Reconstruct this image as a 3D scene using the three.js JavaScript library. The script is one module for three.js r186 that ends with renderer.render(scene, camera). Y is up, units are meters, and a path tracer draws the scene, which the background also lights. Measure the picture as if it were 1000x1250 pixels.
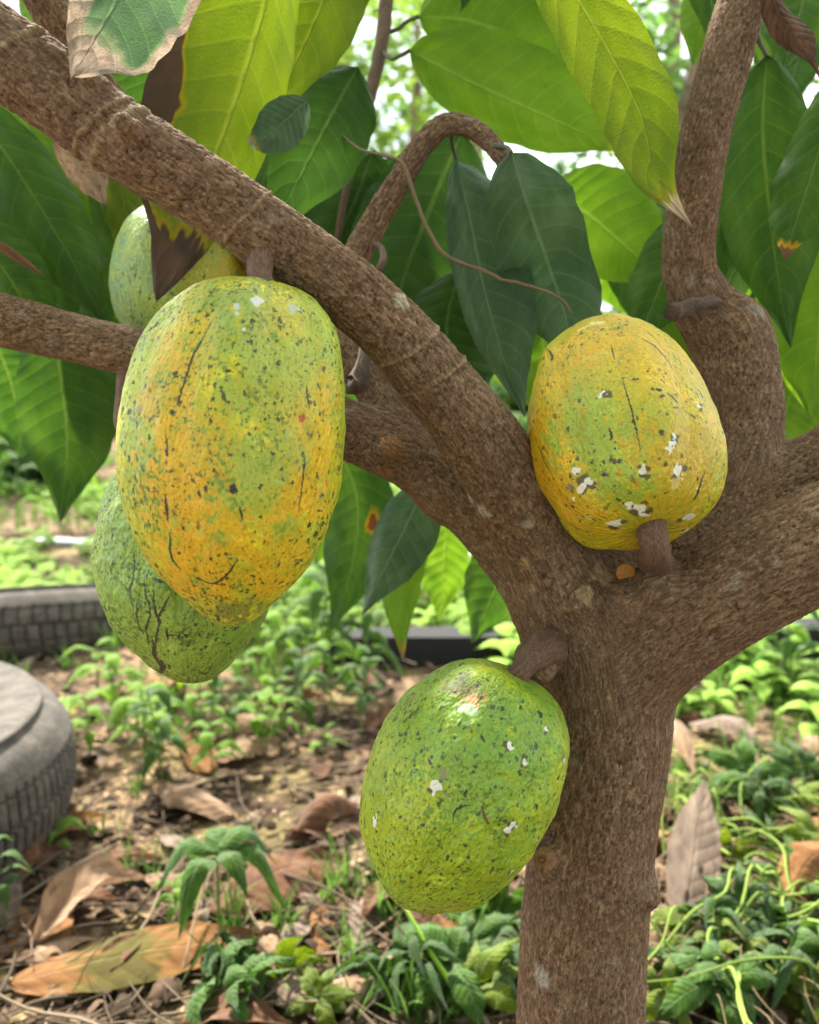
import * as THREE from 'three';
import { ImprovedNoise } from 'three/addons/math/ImprovedNoise.js';
import { mergeGeometries } from 'three/addons/utils/BufferGeometryUtils.js';

// ---------------------------------------------------------------- camera, sky, sun, exposure
const scene = new THREE.Scene();
const W = 1000, H = 1250, FOV = 60, EYE = 0.65, PITCH = -7.63 * Math.PI / 180;
const F = H / 2 / Math.tan(FOV * Math.PI / 360);
const camera = new THREE.PerspectiveCamera(FOV, W / H, 0.02, 200);
camera.position.set(0, EYE, 0);
camera.rotation.x = PITCH;
camera.focus = 0.485;
camera.userData.fStop = 7.6;
scene.add(camera);

const renderer = new THREE.WebGLRenderer({ antialias: true });
renderer.toneMapping = THREE.LinearToneMapping;
renderer.toneMappingExposure = 4.5;
renderer.shadowMap.enabled = true;

const noise3 = new ImprovedNoise();
const N3 = (x, y, z) => noise3.noise(x + 71.3, y + 133.7, z + 37.9);
const fbm = (x, y, z, o = 3) => { let s = 0, a = 0.5; for (let i = 0; i < o; i++) { s += a * N3(x, y, z); x *= 2.03; y *= 2.03; z *= 2.03; a *= 0.5; } return s; };

// hazy bright daylight sky
{
  const w = 512, h = 256, d = new Float32Array(w * h * 4);
  for (let j = 0; j < h; j++) for (let i = 0; i < w; i++) {
    const el = ((j + 0.5) / h - 0.5) * Math.PI, az = (i + 0.5) / w * 2 * Math.PI;
    const x = Math.cos(el) * Math.cos(az), y = Math.sin(el), z = Math.cos(el) * Math.sin(az);
    const c = 0.5 + 0.9 * fbm(x * 2.1, y * 3.2, z * 2.1, 4);
    const k = THREE.MathUtils.smoothstep(c, 0.25, 0.75);
    const lift = 0.53 + 0.15 * Math.max(0, y);
    d.set([lift * (0.82 + 0.30 * k), lift * (0.92 + 0.22 * k), lift * (1.06 + 0.08 * k), 1], (j * w + i) * 4);
  }
  const t = new THREE.DataTexture(d, w, h, THREE.RGBAFormat, THREE.FloatType);
  t.mapping = THREE.EquirectangularReflectionMapping; t.magFilter = THREE.LinearFilter; t.needsUpdate = true;
  scene.background = t; scene.environment = t;
}
const SUN_DIR = new THREE.Vector3(-0.32, 0.76, -0.56).normalize();
const sun = new THREE.DirectionalLight(new THREE.Color(1.0, 0.95, 0.86), 5);
sun.position.copy(SUN_DIR).multiplyScalar(20);
sun.castShadow = true; sun.shadow.radius = 10; sun.shadow.mapSize.set(2048, 2048);
Object.assign(sun.shadow.camera, { left: -8, right: 8, top: 8, bottom: -8, near: 1, far: 60 });
scene.add(sun); scene.add(sun.target);

// ---------------------------------------------------------------- helpers
let seed = 12345;
const R = () => { seed = (seed + 0x6D2B79F5) | 0; let t = Math.imul(seed ^ (seed >>> 15), 1 | seed); t = (t + Math.imul(t ^ (t >>> 7), 61 | t)) ^ t; return ((t ^ (t >>> 14)) >>> 0) / 4294967296; };
const rr = (a, b) => a + (b - a) * R();
const clamp = (x, a = 0, b = 1) => x < a ? a : x > b ? b : x;
const mix = (a, b, t) => a + (b - a) * t;
const sstep = (a, b, x) => { const t = clamp((x - a) / (b - a)); return t * t * (3 - 2 * t); };
const V = (x, y, z) => new THREE.Vector3(x, y, z);
const CP = Math.cos(PITCH), SP = Math.sin(PITCH);
function dirOf(px, py) { const x = (px - 500) / F, y = -(py - 625) / F, z = -1; return V(x, y * CP - z * SP, y * SP + z * CP); }
function P(px, py, d) { return dirOf(px, py).multiplyScalar(d).add(V(0, EYE, 0)); }       // a pixel and its distance along the lens axis
function onGround(px, py, h = 0) { const r = dirOf(px, py), k = (EYE - h) / -r.y; return V(r.x * k, h, r.z * k); }
const taken = {};
function numbered(name) { const n = taken[name] = (taken[name] ?? -1) + 1; return n ? name + '_' + String(n).padStart(3, '0') : name; }
function tag(o, label, category, group, kind) { if (label) o.userData.label = label; if (category) o.userData.category = category; if (group) o.userData.group = group; if (kind) o.userData.kind = kind; return o; }
function mesh(name, geo, mat, parent) { const m = new THREE.Mesh(geo, mat); m.name = parent ? name : numbered(name); m.castShadow = m.receiveShadow = true; (parent ?? scene).add(m); return m; }
function thing(name, label, category, group) { const g = new THREE.Group(); g.name = numbered(name); scene.add(g); return tag(g, label, category, group); }
function copyOf(o, base) { const c = o.clone(); c.name = numbered(base); scene.add(c); return c; }
function geom(pos, idx, uv, col) {
  const g = new THREE.BufferGeometry();
  g.setAttribute('position', new THREE.Float32BufferAttribute(pos, 3));
  if (uv) g.setAttribute('uv', new THREE.Float32BufferAttribute(uv, 2));
  if (col) g.setAttribute('color', new THREE.Float32BufferAttribute(col, 3));
  g.setIndex(idx); g.computeVertexNormals(); return g;
}
const crv = (pts) => new THREE.CatmullRomCurve3(pts, false, 'centripetal');
// a tapering, slightly knobbly stem along points [x,y,z,r]
function stemGeo(pts, seg = 24, rad = 8, knob = 0.06, sd = 0) {
  const c = crv(pts.map(p => V(p[0], p[1], p[2]))), n = pts.length - 1, pos = [], idx = [], uv = [];
  let up = V(0.31, 0.2, 0.93), len = c.getLength();
  for (let i = 0; i <= seg; i++) {
    const t = i / seg, p = c.getPoint(t), T = c.getTangent(t), a = Math.min(n - 1e-6, t * n), k = Math.floor(a), r = mix(pts[k][3], pts[k + 1][3], a - k);
    const B = V().crossVectors(T, up).normalize(), Nn = V().crossVectors(B, T).normalize(); up = Nn;
    for (let j = 0; j <= rad; j++) {
      const th = j / rad * 2 * Math.PI, q = r * (1 + knob * 2 * N3(t * len * 90 + sd, Math.cos(th) * 1.3 + sd, Math.sin(th) * 1.3));
      pos.push(p.x + q * (Math.cos(th) * B.x + Math.sin(th) * Nn.x), p.y + q * (Math.cos(th) * B.y + Math.sin(th) * Nn.y), p.z + q * (Math.cos(th) * B.z + Math.sin(th) * Nn.z));
      uv.push(j / rad * Math.max(1, Math.round(2 * Math.PI * r / 0.05)) * 1.0, t * len / 0.05);
    }
  }
  for (let i = 0; i < seg; i++) for (let j = 0; j < rad; j++) { const a = i * (rad + 1) + j, b = a + rad + 1; idx.push(a, a + 1, b, a + 1, b + 1, b); }
  for (const [row, s] of [[0, 1], [seg, -1]]) {               // end caps
    const c0 = pos.length / 3, p = c.getPoint(row ? 1 : 0); pos.push(p.x, p.y, p.z); uv.push(0, 0);
    for (let j = 0; j < rad; j++) { const a = row * (rad + 1) + j; s > 0 ? idx.push(c0, a + 1, a) : idx.push(c0, a, a + 1); }
  }
  return geom(pos, idx, uv);
}
// periodic 2-D noise for tiling textures
function tileNoise(sd) {
  const h = (x, y) => { let n = Math.imul(x, 374761393) + Math.imul(y, 668265263) + Math.imul(sd, 974634777) | 0; n = Math.imul(n ^ (n >>> 13), 1274126177); return ((n ^ (n >>> 16)) >>> 0) / 4294967296; };
  return (u, v, fx, fy) => { const x = u * fx, y = v * fy, i = Math.floor(x), j = Math.floor(y), a = x - i, b = y - j, s = a * a * (3 - 2 * a), t = b * b * (3 - 2 * b), w = (k, f) => ((k % f) + f) % f;
    const i0 = w(i, fx), i1 = w(i + 1, fx), j0 = w(j, fy), j1 = w(j + 1, fy);
    return mix(mix(h(i0, j0), h(i1, j0), s), mix(h(i0, j1), h(i1, j1), s), t); };
}
function tex(w, h, fn, srgb = true, clampS = false) {
  const d = new Uint8Array(w * h * 4);
  for (let j = 0; j < h; j++) for (let i = 0; i < w; i++) { const c = fn((i + 0.5) / w, (j + 0.5) / h); d.set([clamp(c[0], 0, 255), clamp(c[1], 0, 255), clamp(c[2], 0, 255), 255], (j * w + i) * 4); }
  const t = new THREE.DataTexture(d, w, h); t.wrapS = t.wrapT = clampS ? THREE.ClampToEdgeWrapping : THREE.RepeatWrapping; t.magFilter = THREE.LinearFilter; t.minFilter = THREE.LinearMipmapLinearFilter; t.generateMipmaps = true;
  if (srgb) t.colorSpace = THREE.SRGBColorSpace; t.needsUpdate = true; return t;
}
const lerp3 = (a, b, t) => [mix(a[0], b[0], t), mix(a[1], b[1], t), mix(a[2], b[2], t)];

// ---------------------------------------------------------------- ground
const gh = (x, z) => 0.035 * fbm(x * 0.9, 3.1, z * 0.9, 3) + 0.012 * fbm(x * 7, 9.1, z * 7, 3);
{
  const soil = tileNoise(3), soil2 = tileNoise(8);
  const st = tex(1024, 1024, (u, v) => {
    let n = 0.35 * soil(u, v, 6, 6) + 0.25 * soil(u, v, 23, 23) + 0.22 * soil(u, v, 71, 71) + 0.18 * soil(u, v, 190, 190);
    const g = soil2(u, v, 140, 140), k = soil2(u, v, 9, 9);
    let c = lerp3([44, 34, 26], [112, 92, 70], sstep(0.28, 0.72, n));
    c = lerp3(c, [120, 112, 66], 0.45 * sstep(0.55, 0.8, k));
    if (g > 0.86) c = lerp3(c, [176, 152, 118], 0.7);
    if (g < 0.12) c = lerp3(c, [30, 22, 16], 0.7);
    return c;
  });
  const sb = tex(512, 512, (u, v) => { const n = 255 * (0.3 * soil(u, v, 12, 12) + 0.35 * soil(u, v, 50, 50) + 0.35 * soil2(u, v, 140, 140)); return [n, n, n]; }, false);
  const pos = [], idx = [], uv = [], nx = 150, nz = 190;
  for (let j = 0; j <= nz; j++) for (let i = 0; i <= nx; i++) {
    const d = 0.1 + 70 * Math.pow(j / nz, 3.2), s = (i / nx - 0.5) * 2, x = s * (1.6 + d * 1.3) + 0.25 * 0, z = 2 - d * 1.0 - (d > 3 ? 0 : 0);
    pos.push(x, gh(x, z), z); uv.push(x, z);
  }
  for (let j = 0; j < nz; j++) for (let i = 0; i < nx; i++) { const a = j * (nx + 1) + i, b = a + nx + 1; idx.push(a, a + 1, b, a + 1, b + 1, b); }
  const g = geom(pos, idx, uv);
  const m = new THREE.MeshPhysicalMaterial({ map: st, bumpMap: sb, bumpScale: 0.012, roughness: 1, specularIntensity: .2 });
  tag(mesh('ground', g, m), 'brown soil strewn with leaf litter under the cacao tree', 'ground', null, 'structure');
}
// ---------------------------------------------------------------- cacao tree: limbs as one smooth blended skin
const limbDefs = [
  ['trunk', [[704, 1700, .57, 92], [704, 1420, .57, 80], [708, 1290, .57, 78], [712, 1150, .57, 77], [727, 1000, .57, 76], [744, 900, .57, 74], [742, 820, .57, 78], [728, 760, .572, 74]]],
  ['limb', [[-90, 5, .435, 54], [-30, 45, .44, 53], [60, 105, .445, 51], [150, 172, .45, 48], [250, 234, .458, 45], [340, 296, .468, 43.5], [420, 352, .48, 43], [480, 405, .495, 43.5], [540, 475, .512, 46], [600, 556, .53, 50], [648, 632, .548, 54], [690, 712, .56, 60], [728, 800, .567, 64]]],
  ['limb', [[-80, 368, .60, 34], [0, 390, .60, 33], [100, 415, .60, 30], [170, 432, .60, 30], [300, 475, .595, 33], [430, 527, .59, 37], [505, 560, .585, 40], [574, 614, .58, 42], [640, 690, .578, 44], [700, 795, .575, 54]]],
  ['branch', [[24, -60, .57, 26], [60, 10, .58, 25], [110, 92, .60, 22], [190, 185, .625, 22], [300, 295, .64, 23], [405, 408, .625, 25], [455, 465, .61, 29], [505, 535, .596, 34], [545, 600, .585, 38]]],
  ['branch', [[641, 248, .60, 6], [630, 222, .605, 9], [606, 182, .615, 12], [575, 156, .625, 13], [545, 152, .63, 14], [520, 172, .635, 15], [488, 222, .635, 16], [452, 280, .635, 17], [420, 345, .63, 20], [400, 400, .626, 22]]],
  ['limb', [[1120, 614, .49, 70], [1040, 644, .505, 69], [960, 682, .52, 69], [880, 727, .535, 69], [810, 772, .55, 70], [750, 838, .565, 66]]],
  ['limb', [[922, -60, .60, 29], [912, -20, .60, 30], [889, 60, .602, 31], [862, 160, .606, 31], [846, 255, .61, 31], [842, 330, .615, 32], [862, 378, .618, 40], [890, 410, .62, 48], [902, 465, .62, 49], [902, 530, .617, 52], [880, 610, .61, 62], [830, 700, .595, 66], [770, 790, .575, 66]]],
  ['branch', [[1140, 505, .585, 44], [1060, 540, .595, 44], [1000, 572, .60, 46], [940, 605, .605, 50], [880, 650, .60, 52]]],
];
const limbs = limbDefs.map(([name, pts], id) => {
  const c = crv(pts.map(p => P(p[0], p[1], p[2]))), rs = pts.map(p => p[3] * p[2] / F), n = pts.length - 1, seg = Math.max(14, n * 4), segs = [];
  let s = 0, prev = null;
  for (let i = 0; i <= seg; i++) { const t = i / seg, p = c.getPoint(t), a = Math.min(n - 1e-6, t * n), k = Math.floor(a), r = mix(rs[k], rs[k + 1], (a - k) * (a - k) * (3 - 2 * (a - k))); if (prev) { const L = p.distanceTo(prev.p); segs.push({ a: prev.p, b: p, ra: prev.r, rb: r, s, L, id, d: p.clone().sub(prev.p) }); s += L; } prev = { p, r }; }
  let up = V(0, 0, 1); for (const g of segs) { const T = g.d.clone().normalize(); g.B = V().crossVectors(T, up).normalize(); g.N = V().crossVectors(g.B, T).normalize(); up = g.N; }
  return { name, segs, id };
});
// small swellings and stubs of the limbs: [limb, px, py, depth, radius px]
const knobs = [[5, 802, 722, .525, 30], [5, 770, 738, .535, 36], [0, 655, 812, .535, 26, .55], [6, 902, 406, .612, 36], [0, 792, 1095, .545, 14, .5], [2, 472, 550, .572, 18], [1, 150, 150, .42, 12, .42], [0, 668, 1052, .54, 16, .53], [0, 705, 730, .535, 30, .53], [0, 750, 735, .565, 52], [0, 790, 720, .57, 40], [0, 738, 694, .58, 44], [0, 770, 690, .585, 40]];
const knobSegs = knobs.map(([id, px, py, d, r]) => { const p = P(px, py, d), q = p.clone().add(V(0, 0.001, -0.01)); return { a: p, b: q, ra: r * d / F, rb: r * d / F, s: 0, L: 0.01, id, d: q.clone().sub(p), knob: true }; });
const allSegs = limbs.flatMap(l => l.segs).concat(knobSegs);
const segD = (g, x, y, z) => { const ax = x - g.a.x, ay = y - g.a.y, az = z - g.a.z; let t = (ax * g.d.x + ay * g.d.y + az * g.d.z) / (g.L * g.L); t = t < 0 ? 0 : t > 1 ? 1 : t; const dx = ax - g.d.x * t, dy = ay - g.d.y * t, dz = az - g.d.z * t; segD.t = t; return Math.sqrt(dx * dx + dy * dy + dz * dz) - (g.ra + (g.rb - g.ra) * t); };
const KB = 0.008, perLimb = new Float64Array(limbs.length);
function field(list, x, y, z) {
  perLimb.fill(1); let kn = 1;
  for (let i = 0; i < list.length; i++) { const g = list[i], d = segD(g, x, y, z); if (g.knob) { if (d < kn) kn = d; } else if (d < perLimb[g.id]) perLimb[g.id] = d; }
  let f = 1; for (let i = 0; i < perLimb.length; i++) { const d = perLimb[i]; if (d > 0.5) continue; if (f > 0.5) { f = d; continue; } const h = Math.max(KB - Math.abs(f - d), 0) / KB; f = Math.min(f, d) - h * h * KB * 0.25; }
  if (kn < 0.5) { const k = 0.008, h = Math.max(k - Math.abs(f - kn), 0) / k; f = Math.min(f, kn) - h * h * k * 0.25; }
  return f;
}
// where the wood lies that a photo pixel shows
function woodAt(px, py, out = 0) { const d = dirOf(px, py).normalize(), list = allSegs; let s = 0.3; for (let i = 0; i < 80; i++) { const f = field(list, d.x * s, EYE + d.y * s, d.z * s); if (f < 0.0003) break; s += Math.min(f * 0.9, 0.05); } s -= out; return V(d.x * s, EYE + d.y * s, d.z * s); }
const woodDepth = (px, py) => { const p = woodAt(px, py).sub(V(0, EYE, 0)); return -(p.y * -SP + p.z * CP) ; };
const barkNoise = tileNoise(21), barkNoise2 = tileNoise(33);
function skin(cell) {
  const B = 16, O = V(-0.36, -0.06, -0.80), S = cell * B, verts = [], vb = [], quads = [], map = new Map(), lists = [], n = 1024 * 4;
  const blocks = new Set();
  const lo = V(-0.34, 0.0, -0.80), hi = V(0.38, 1.02, -0.36);
  const i0 = Math.floor((lo.x - O.x) / S), i1 = Math.ceil((hi.x - O.x) / S), j0 = Math.floor((lo.y - O.y) / S), j1 = Math.ceil((hi.y - O.y) / S), k0 = Math.floor((lo.z - O.z) / S), k1 = Math.ceil((hi.z - O.z) / S);
  const M = B + 2, val = new Float32Array(M * M * M), cellV = new Int32Array((B + 1) ** 3);
  for (let bi = i0; bi < i1; bi++) for (let bj = j0; bj < j1; bj++) for (let bk = k0; bk < k1; bk++) {
    const ox = O.x + bi * S, oy = O.y + bj * S, oz = O.z + bk * S, half = S * 0.5, rad = S * 0.9 + cell * 2;
    const list = allSegs.filter(g => segD(g, ox + half, oy + half, oz + half) < rad + KB + 0.006);
    if (!list.length) continue;
    const fc = field(list, ox + half, oy + half, oz + half); if (fc > rad || fc < -rad) continue;
    for (let z = 0, q = 0; z < M; z++) for (let y = 0; y < M; y++) for (let x = 0; x < M; x++) val[q++] = field(list, ox + (x - 1) * cell, oy + (y - 1) * cell, oz + (z - 1) * cell);
    const li = lists.push(list) - 1, C = B + 1; cellV.fill(-1);
    const at = (x, y, z) => val[x + M * (y + M * z)];
    for (let z = 0; z < C; z++) for (let y = 0; y < C; y++) for (let x = 0; x < C; x++) {
      let sx = 0, sy = 0, sz = 0, c = 0, m = 0;
      for (let e = 0; e < 8; e++) if (at(x + (e & 1), y + ((e >> 1) & 1), z + (e >> 2)) < 0) m |= 1 << e;
      if (m === 0 || m === 255) continue;
      for (let e = 0; e < 8; e++) for (let ax = 1; ax < 8; ax <<= 1) { if (e & ax) continue; const o = e | ax; if (((m >> e) & 1) === ((m >> o) & 1)) continue;
        const va = at(x + (e & 1), y + ((e >> 1) & 1), z + (e >> 2)), vb2 = at(x + (o & 1), y + ((o >> 1) & 1), z + (o >> 2)), t = va / (va - vb2);
        sx += (e & 1) + (ax === 1 ? t : 0); sy += ((e >> 1) & 1) + (ax === 2 ? t : 0); sz += (e >> 2) + (ax === 4 ? t : 0); c++; }
      const gx = bi * B + x - 1, gy = bj * B + y - 1, gz = bk * B + z - 1, key = (gx + 64) + 2048 * ((gy + 64) + 2048 * (gz + 64));
      let id = map.get(key);
      if (id === undefined) { id = verts.length / 3; verts.push(O.x + (gx + sx / c) * cell, O.y + (gy + sy / c) * cell, O.z + (gz + sz / c) * cell); vb.push(li); map.set(key, id); }
      cellV[x + C * (y + C * z)] = id;
    }
    const cv = (x, y, z) => cellV[x + C * (y + C * z)];
    for (let z = 1; z < C; z++) for (let y = 1; y < C; y++) for (let x = 1; x < C; x++) {
      const v0 = at(x, y, z) < 0;
      for (let ax = 0; ax < 3; ax++) {
        const v1 = at(x + (ax === 0), y + (ax === 1), z + (ax === 2)) < 0; if (v0 === v1) continue;
        const q = ax === 0 ? [cv(x, y - 1, z - 1), cv(x, y, z - 1), cv(x, y, z), cv(x, y - 1, z)] : ax === 1 ? [cv(x - 1, y, z - 1), cv(x - 1, y, z), cv(x, y, z), cv(x, y, z - 1)] : [cv(x - 1, y - 1, z), cv(x, y - 1, z), cv(x, y, z), cv(x - 1, y, z)];
        if (!v0) q.reverse(); quads.push(q[0], q[1], q[2], q[3]);
      }
    }
  }
  // bark: displacement, colour and uv from limb coordinates
  const nv = verts.length / 3, uv = new Float32Array(nv * 2), col = new Float32Array(nv * 3), own = new Uint8Array(nv), out = new Float32Array(nv * 3), bestD = new Float64Array(limbs.length), bestS = new Array(limbs.length), bestT = new Float64Array(limbs.length);
  const e = cell * 0.7, c1 = [0.178, 0.106, 0.062], c2 = [0.31, 0.20, 0.125], c3 = [0.078, 0.045, 0.028], cR = [0.235, 0.125, 0.066];
  const marks = scars.map(m => ({ p: woodAt(m[0], m[1]), r: m[3] * m[2] / F, c: m[4], k: m[5] }));
  for (let i = 0; i < nv; i++) {
    const x = verts[3 * i], y = verts[3 * i + 1], z = verts[3 * i + 2], list = lists[vb[i]];
    let nx = field(list, x + e, y, z) - field(list, x - e, y, z), ny = field(list, x, y + e, z) - field(list, x, y - e, z), nz = field(list, x, y, z + e) - field(list, x, y, z - e);
    const nl = Math.hypot(nx, ny, nz) || 1; nx /= nl; ny /= nl; nz /= nl;
    bestD.fill(1); let m = 1, id = 0;
    for (const g of list) { if (g.knob) continue; const d = segD(g, x, y, z); if (d < bestD[g.id]) { bestD[g.id] = d; bestS[g.id] = g; bestT[g.id] = segD.t; if (d < m) { m = d; id = g.id; } } }
    own[i] = id;
    let h = 0, w = 0, tone = 0, red = 0, ring = 0;
    for (let l = 0; l < limbs.length; l++) {
      if (bestD[l] > m + 0.02 || bestD[l] > 0.9) continue;
      const k = Math.exp(-(bestD[l] - m) / 0.005), g = bestS[l], t = bestT[l], r = mix(g.ra, g.rb, t), px = x - mix(g.a.x, g.b.x, t), py = y - mix(g.a.y, g.b.y, t), pz = z - mix(g.a.z, g.b.z, t);
      const cb = px * g.B.x + py * g.B.y + pz * g.B.z, cn = px * g.N.x + py * g.N.y + pz * g.N.z, s = g.s + t * g.L, sd = l * 17.3;
      if (l === id) { const th = Math.atan2(cb, cn); uv[2 * i] = th * r / 0.06; uv[2 * i + 1] = s / 0.06; }
      const wx = s + 0.006 * N3(s * 60 + sd, cb * 90, cn * 90), wb = cb + 0.004 * N3(s * 70, cb * 80 + sd, cn * 80), wn = cn;
      // flaking plates: along the axis on limbs, fine and close on the trunk
      const fa = l === 0 ? 120 : l === 1 ? 115 : 140, fr = l === 0 ? 410 : l === 1 ? 330 : 430;
      const a = N3(wx * fa + sd, wb * fr, wn * fr), b = N3(wx * fa * 2.3 + sd, wb * fr * 1.9, wn * fr * 1.9), crack = 1 - Math.min(1, Math.abs(a) * 4.6), crack2 = 1 - Math.min(1, Math.abs(b) * 4.2), fine = b, wr = N3(wx * 420 + sd, wb * 55, wn * 55), lump = fbm(wx * 28 + sd, wb * 34, wn * 34, 2);
      const wrinkle = 1 - Math.min(1, Math.abs(wr) * 3);
      const hh = -0.0009 * crack * crack * (0.35 + 1.4 * clamp(0.5 + lump * 2.5)) - 0.0004 * crack2 * crack2 + 0.00035 * fine - 0.0004 * wrinkle + 0.0016 * lump;
      h += k * hh; tone += k * (0.54 + 0.26 * a + 0.2 * fine + 0.45 * lump - 0.44 * crack * crack * clamp(0.55 + lump * 2.5) - 0.16 * crack2 * crack2 - 0.12 * wrinkle); red += k * clamp(0.4 + 1.5 * N3(wx * 19 + 5 + sd, wb * 30, wn * 30)); w += k;
      if (l === 1 || l === 0) { for (const [s0, wd,] of l ? rings : rings0) { const u = (s - s0 + 0.0016 * N3(cb * 160, cn * 160, s0 * 50) + 0.18 * cb) / wd; ring += (l ? 1 : .35) * (k * Math.exp(-u * u) - 0.8 * k * Math.exp(-(u - 2.2) * (u - 2.2))); } }
    }
    if (!w) { w = 1; tone = .5; } h /= w; tone /= w; red /= w; ring /= w;
    h += 0.0010 * ring;
    const gr = N3(x * 900, y * 900, z * 900), lich = fbm(x * 70 + 9, y * 70, z * 70, 3);
    let c = lerp3(c3, c1, clamp(tone * 2.4)); c = lerp3(c, c2, clamp((tone - 0.36) * 1.55)); c = lerp3(c, [c[0] * cR[0] / c1[0] * .62, c[1] * cR[1] / c1[1] * .58, c[2] * cR[2] / c1[2] * .55], red * 0.4);
    c = lerp3(c, [0.40, 0.35, 0.27], clamp((lich - 0.22) * 3) * 0.45 + (gr > 0.42 ? 0.16 : 0)); c = lerp3(c, [0.34, 0.235, 0.14], clamp(ring) * 0.7);
    for (const mk of marks) { const d = Math.hypot(x - mk.p.x, y - mk.p.y, z - mk.p.z) / mk.r + 0.5 * N3(x * 240, y * 240, z * 240); if (d < 1) { const q = sstep(1, 0.55, d); c = lerp3(c, mk.c, q * 0.85); h += mk.k * q; } }
    out[3 * i] = x + nx * h; out[3 * i + 1] = y + ny * h; out[3 * i + 2] = z + nz * h;
    const v = 0.92 + 0.25 * gr; col[3 * i] = c[0] * v; col[3 * i + 1] = c[1] * v; col[3 * i + 2] = c[2] * v;
  }
  const idx = new Uint32Array(quads.length / 4 * 6);
  for (let q = 0, o = 0; q < quads.length; q += 4) { idx[o++] = quads[q]; idx[o++] = quads[q + 1]; idx[o++] = quads[q + 2]; idx[o++] = quads[q]; idx[o++] = quads[q + 2]; idx[o++] = quads[q + 3]; }
  const uvOn = (l, x, y, z) => { let b = 9, g = null, t = 0; for (const s of limbs[l].segs) { const d = segD(s, x, y, z); if (d < b) { b = d; g = s; t = segD.t; } } const r = mix(g.ra, g.rb, t), px = x - mix(g.a.x, g.b.x, t), py = y - mix(g.a.y, g.b.y, t), pz = z - mix(g.a.z, g.b.z, t); return [Math.atan2(px * g.B.x + py * g.B.y + pz * g.B.z, px * g.N.x + py * g.N.y + pz * g.N.z) * r / 0.06, (g.s + t * g.L) / 0.06]; };
  const whole = new THREE.BufferGeometry(); whole.setAttribute('position', new THREE.BufferAttribute(out, 3)); whole.setIndex(new THREE.BufferAttribute(idx, 1)); whole.computeVertexNormals();
  const nor = whole.attributes.normal.array, parts = limbs.map(() => ({ m: new Map(), pos: [], nor: [], uv: [], col: [], idx: [] }));
  for (let q = 0; q < idx.length; q += 3) {
    const p = parts[own[idx[q]]];
    for (let c = 0; c < 3; c++) { const v = idx[q + c]; let k = p.m.get(v); if (k === undefined) { k = p.pos.length / 3; p.m.set(v, k); for (let d = 0; d < 3; d++) { p.pos.push(out[3 * v + d]); p.nor.push(nor[3 * v + d]); p.col.push(col[3 * v + d]); } const pid = own[idx[q]]; if (own[v] === pid) p.uv.push(uv[2 * v], uv[2 * v + 1]); else { const [a, b] = uvOn(pid, verts[3 * v], verts[3 * v + 1], verts[3 * v + 2]); p.uv.push(a, b); } } p.idx.push(k); }
  }
  console.log('skin', nv, idx.length / 3);
  return parts.map(p => { const g = new THREE.BufferGeometry(); g.setAttribute('position', new THREE.Float32BufferAttribute(p.pos, 3)); g.setAttribute('normal', new THREE.Float32BufferAttribute(p.nor, 3)); g.setAttribute('uv', new THREE.Float32BufferAttribute(p.uv, 2)); g.setAttribute('color', new THREE.Float32BufferAttribute(p.col, 3)); g.setIndex(p.idx); return g; });
}
// ring-shaped scars of the long limb (distance along it) and torn or healed spots [px, py, depth, radius px, colour, height]
const s1 = (px, py, d) => { const p = P(px, py, d); let b = 9, s = 0; for (const g of limbs[1].segs) { const q = segD(g, p.x, p.y, p.z); if (q < b) { b = q; s = g.s + segD.t * g.L; } } return s; };
const rings0 = [[limbs[0].segs.reduce((s, g) => { const a = woodAt(745, 886); return Math.abs(g.a.y - a.y) < 0.012 ? g.s : s; }, 0.3), 0.0006]];
const rings = [[s1(18, 78, .44), 0.0016], [s1(147, 170, .45), 0.0023], [s1(131, 157, .45), 0.0009], [s1(300, 268, .46), 0.0009], [s1(497, 420, .5), 0.0013], [s1(530, 462, .5), 0.0009]];
const scars = [
  [492, 368, .46, 16, [.42, .36, .26], .0012], [655, 790, .535, 24, [.36, .31, .24], .0008], [662, 800, .535, 14, [.28, .15, .08], .001], [480, 545, .545, 20, [.30, .15, .07], .0009], [470, 575, .55, 12, [.28, .13, .06], .001],
  [735, 700, .52, 18, [.34, .22, .12], .0007], [715, 725, .52, 14, [.36, .25, .14], .0006], [640, 690, .53, 10, [.33, .20, .10], .0006], [648, 640, .53, 9, [.34, .29, .2], .0005], [590, 625, .54, 12, [.36, .32, .25], .0006], [575, 610, .54, 9, [.38, .34, .27], .0006],
  [668, 1050, .53, 16, [.26, .14, .07], .0004], [690, 1040, .53, 14, [.27, .16, .09], .0003], [885, 1190, .5, 1, [.3, .3, .3], 0], [660, 1195, .53, 15, [.36, .31, .26], .0003], [790, 1090, .54, 14, [.20, .13, .09], .001], [925, 378, .58, 16, [.25, .19, .14], .0004],
];
const tree = thing('cacao_tree', 'brown cacao tree with forking rough limbs carrying pods and large drooping leaves', 'tree');
const fibre = tex(512, 512, (u, v) => { const n = 0.45 * barkNoise(u, v, 60, 22) + 0.35 * barkNoise2(u, v, 128, 50) + 0.2 * barkNoise(u, v, 200, 200), k = 156 + 56 * (n - 0.5) * 2.2; return [k + 20, k + 18, k + 14]; });
const fibreB = tex(512, 512, (u, v) => { const n = 255 * (0.45 * barkNoise(u, v, 60, 22) + 0.35 * barkNoise2(u, v, 128, 50) + 0.2 * barkNoise(u, v, 200, 200)); return [n, n, n]; }, false);
const barkMat = new THREE.MeshPhysicalMaterial({ specularIntensity: .35, vertexColors: true, map: fibre, bumpMap: fibreB, bumpScale: 0.0006, roughness: 0.92, color: new THREE.Color(2.08, 2.14, 2.10) });
skin(0.00125).forEach((g, i) => mesh(limbs[i].name, g, barkMat, tree));
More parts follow.
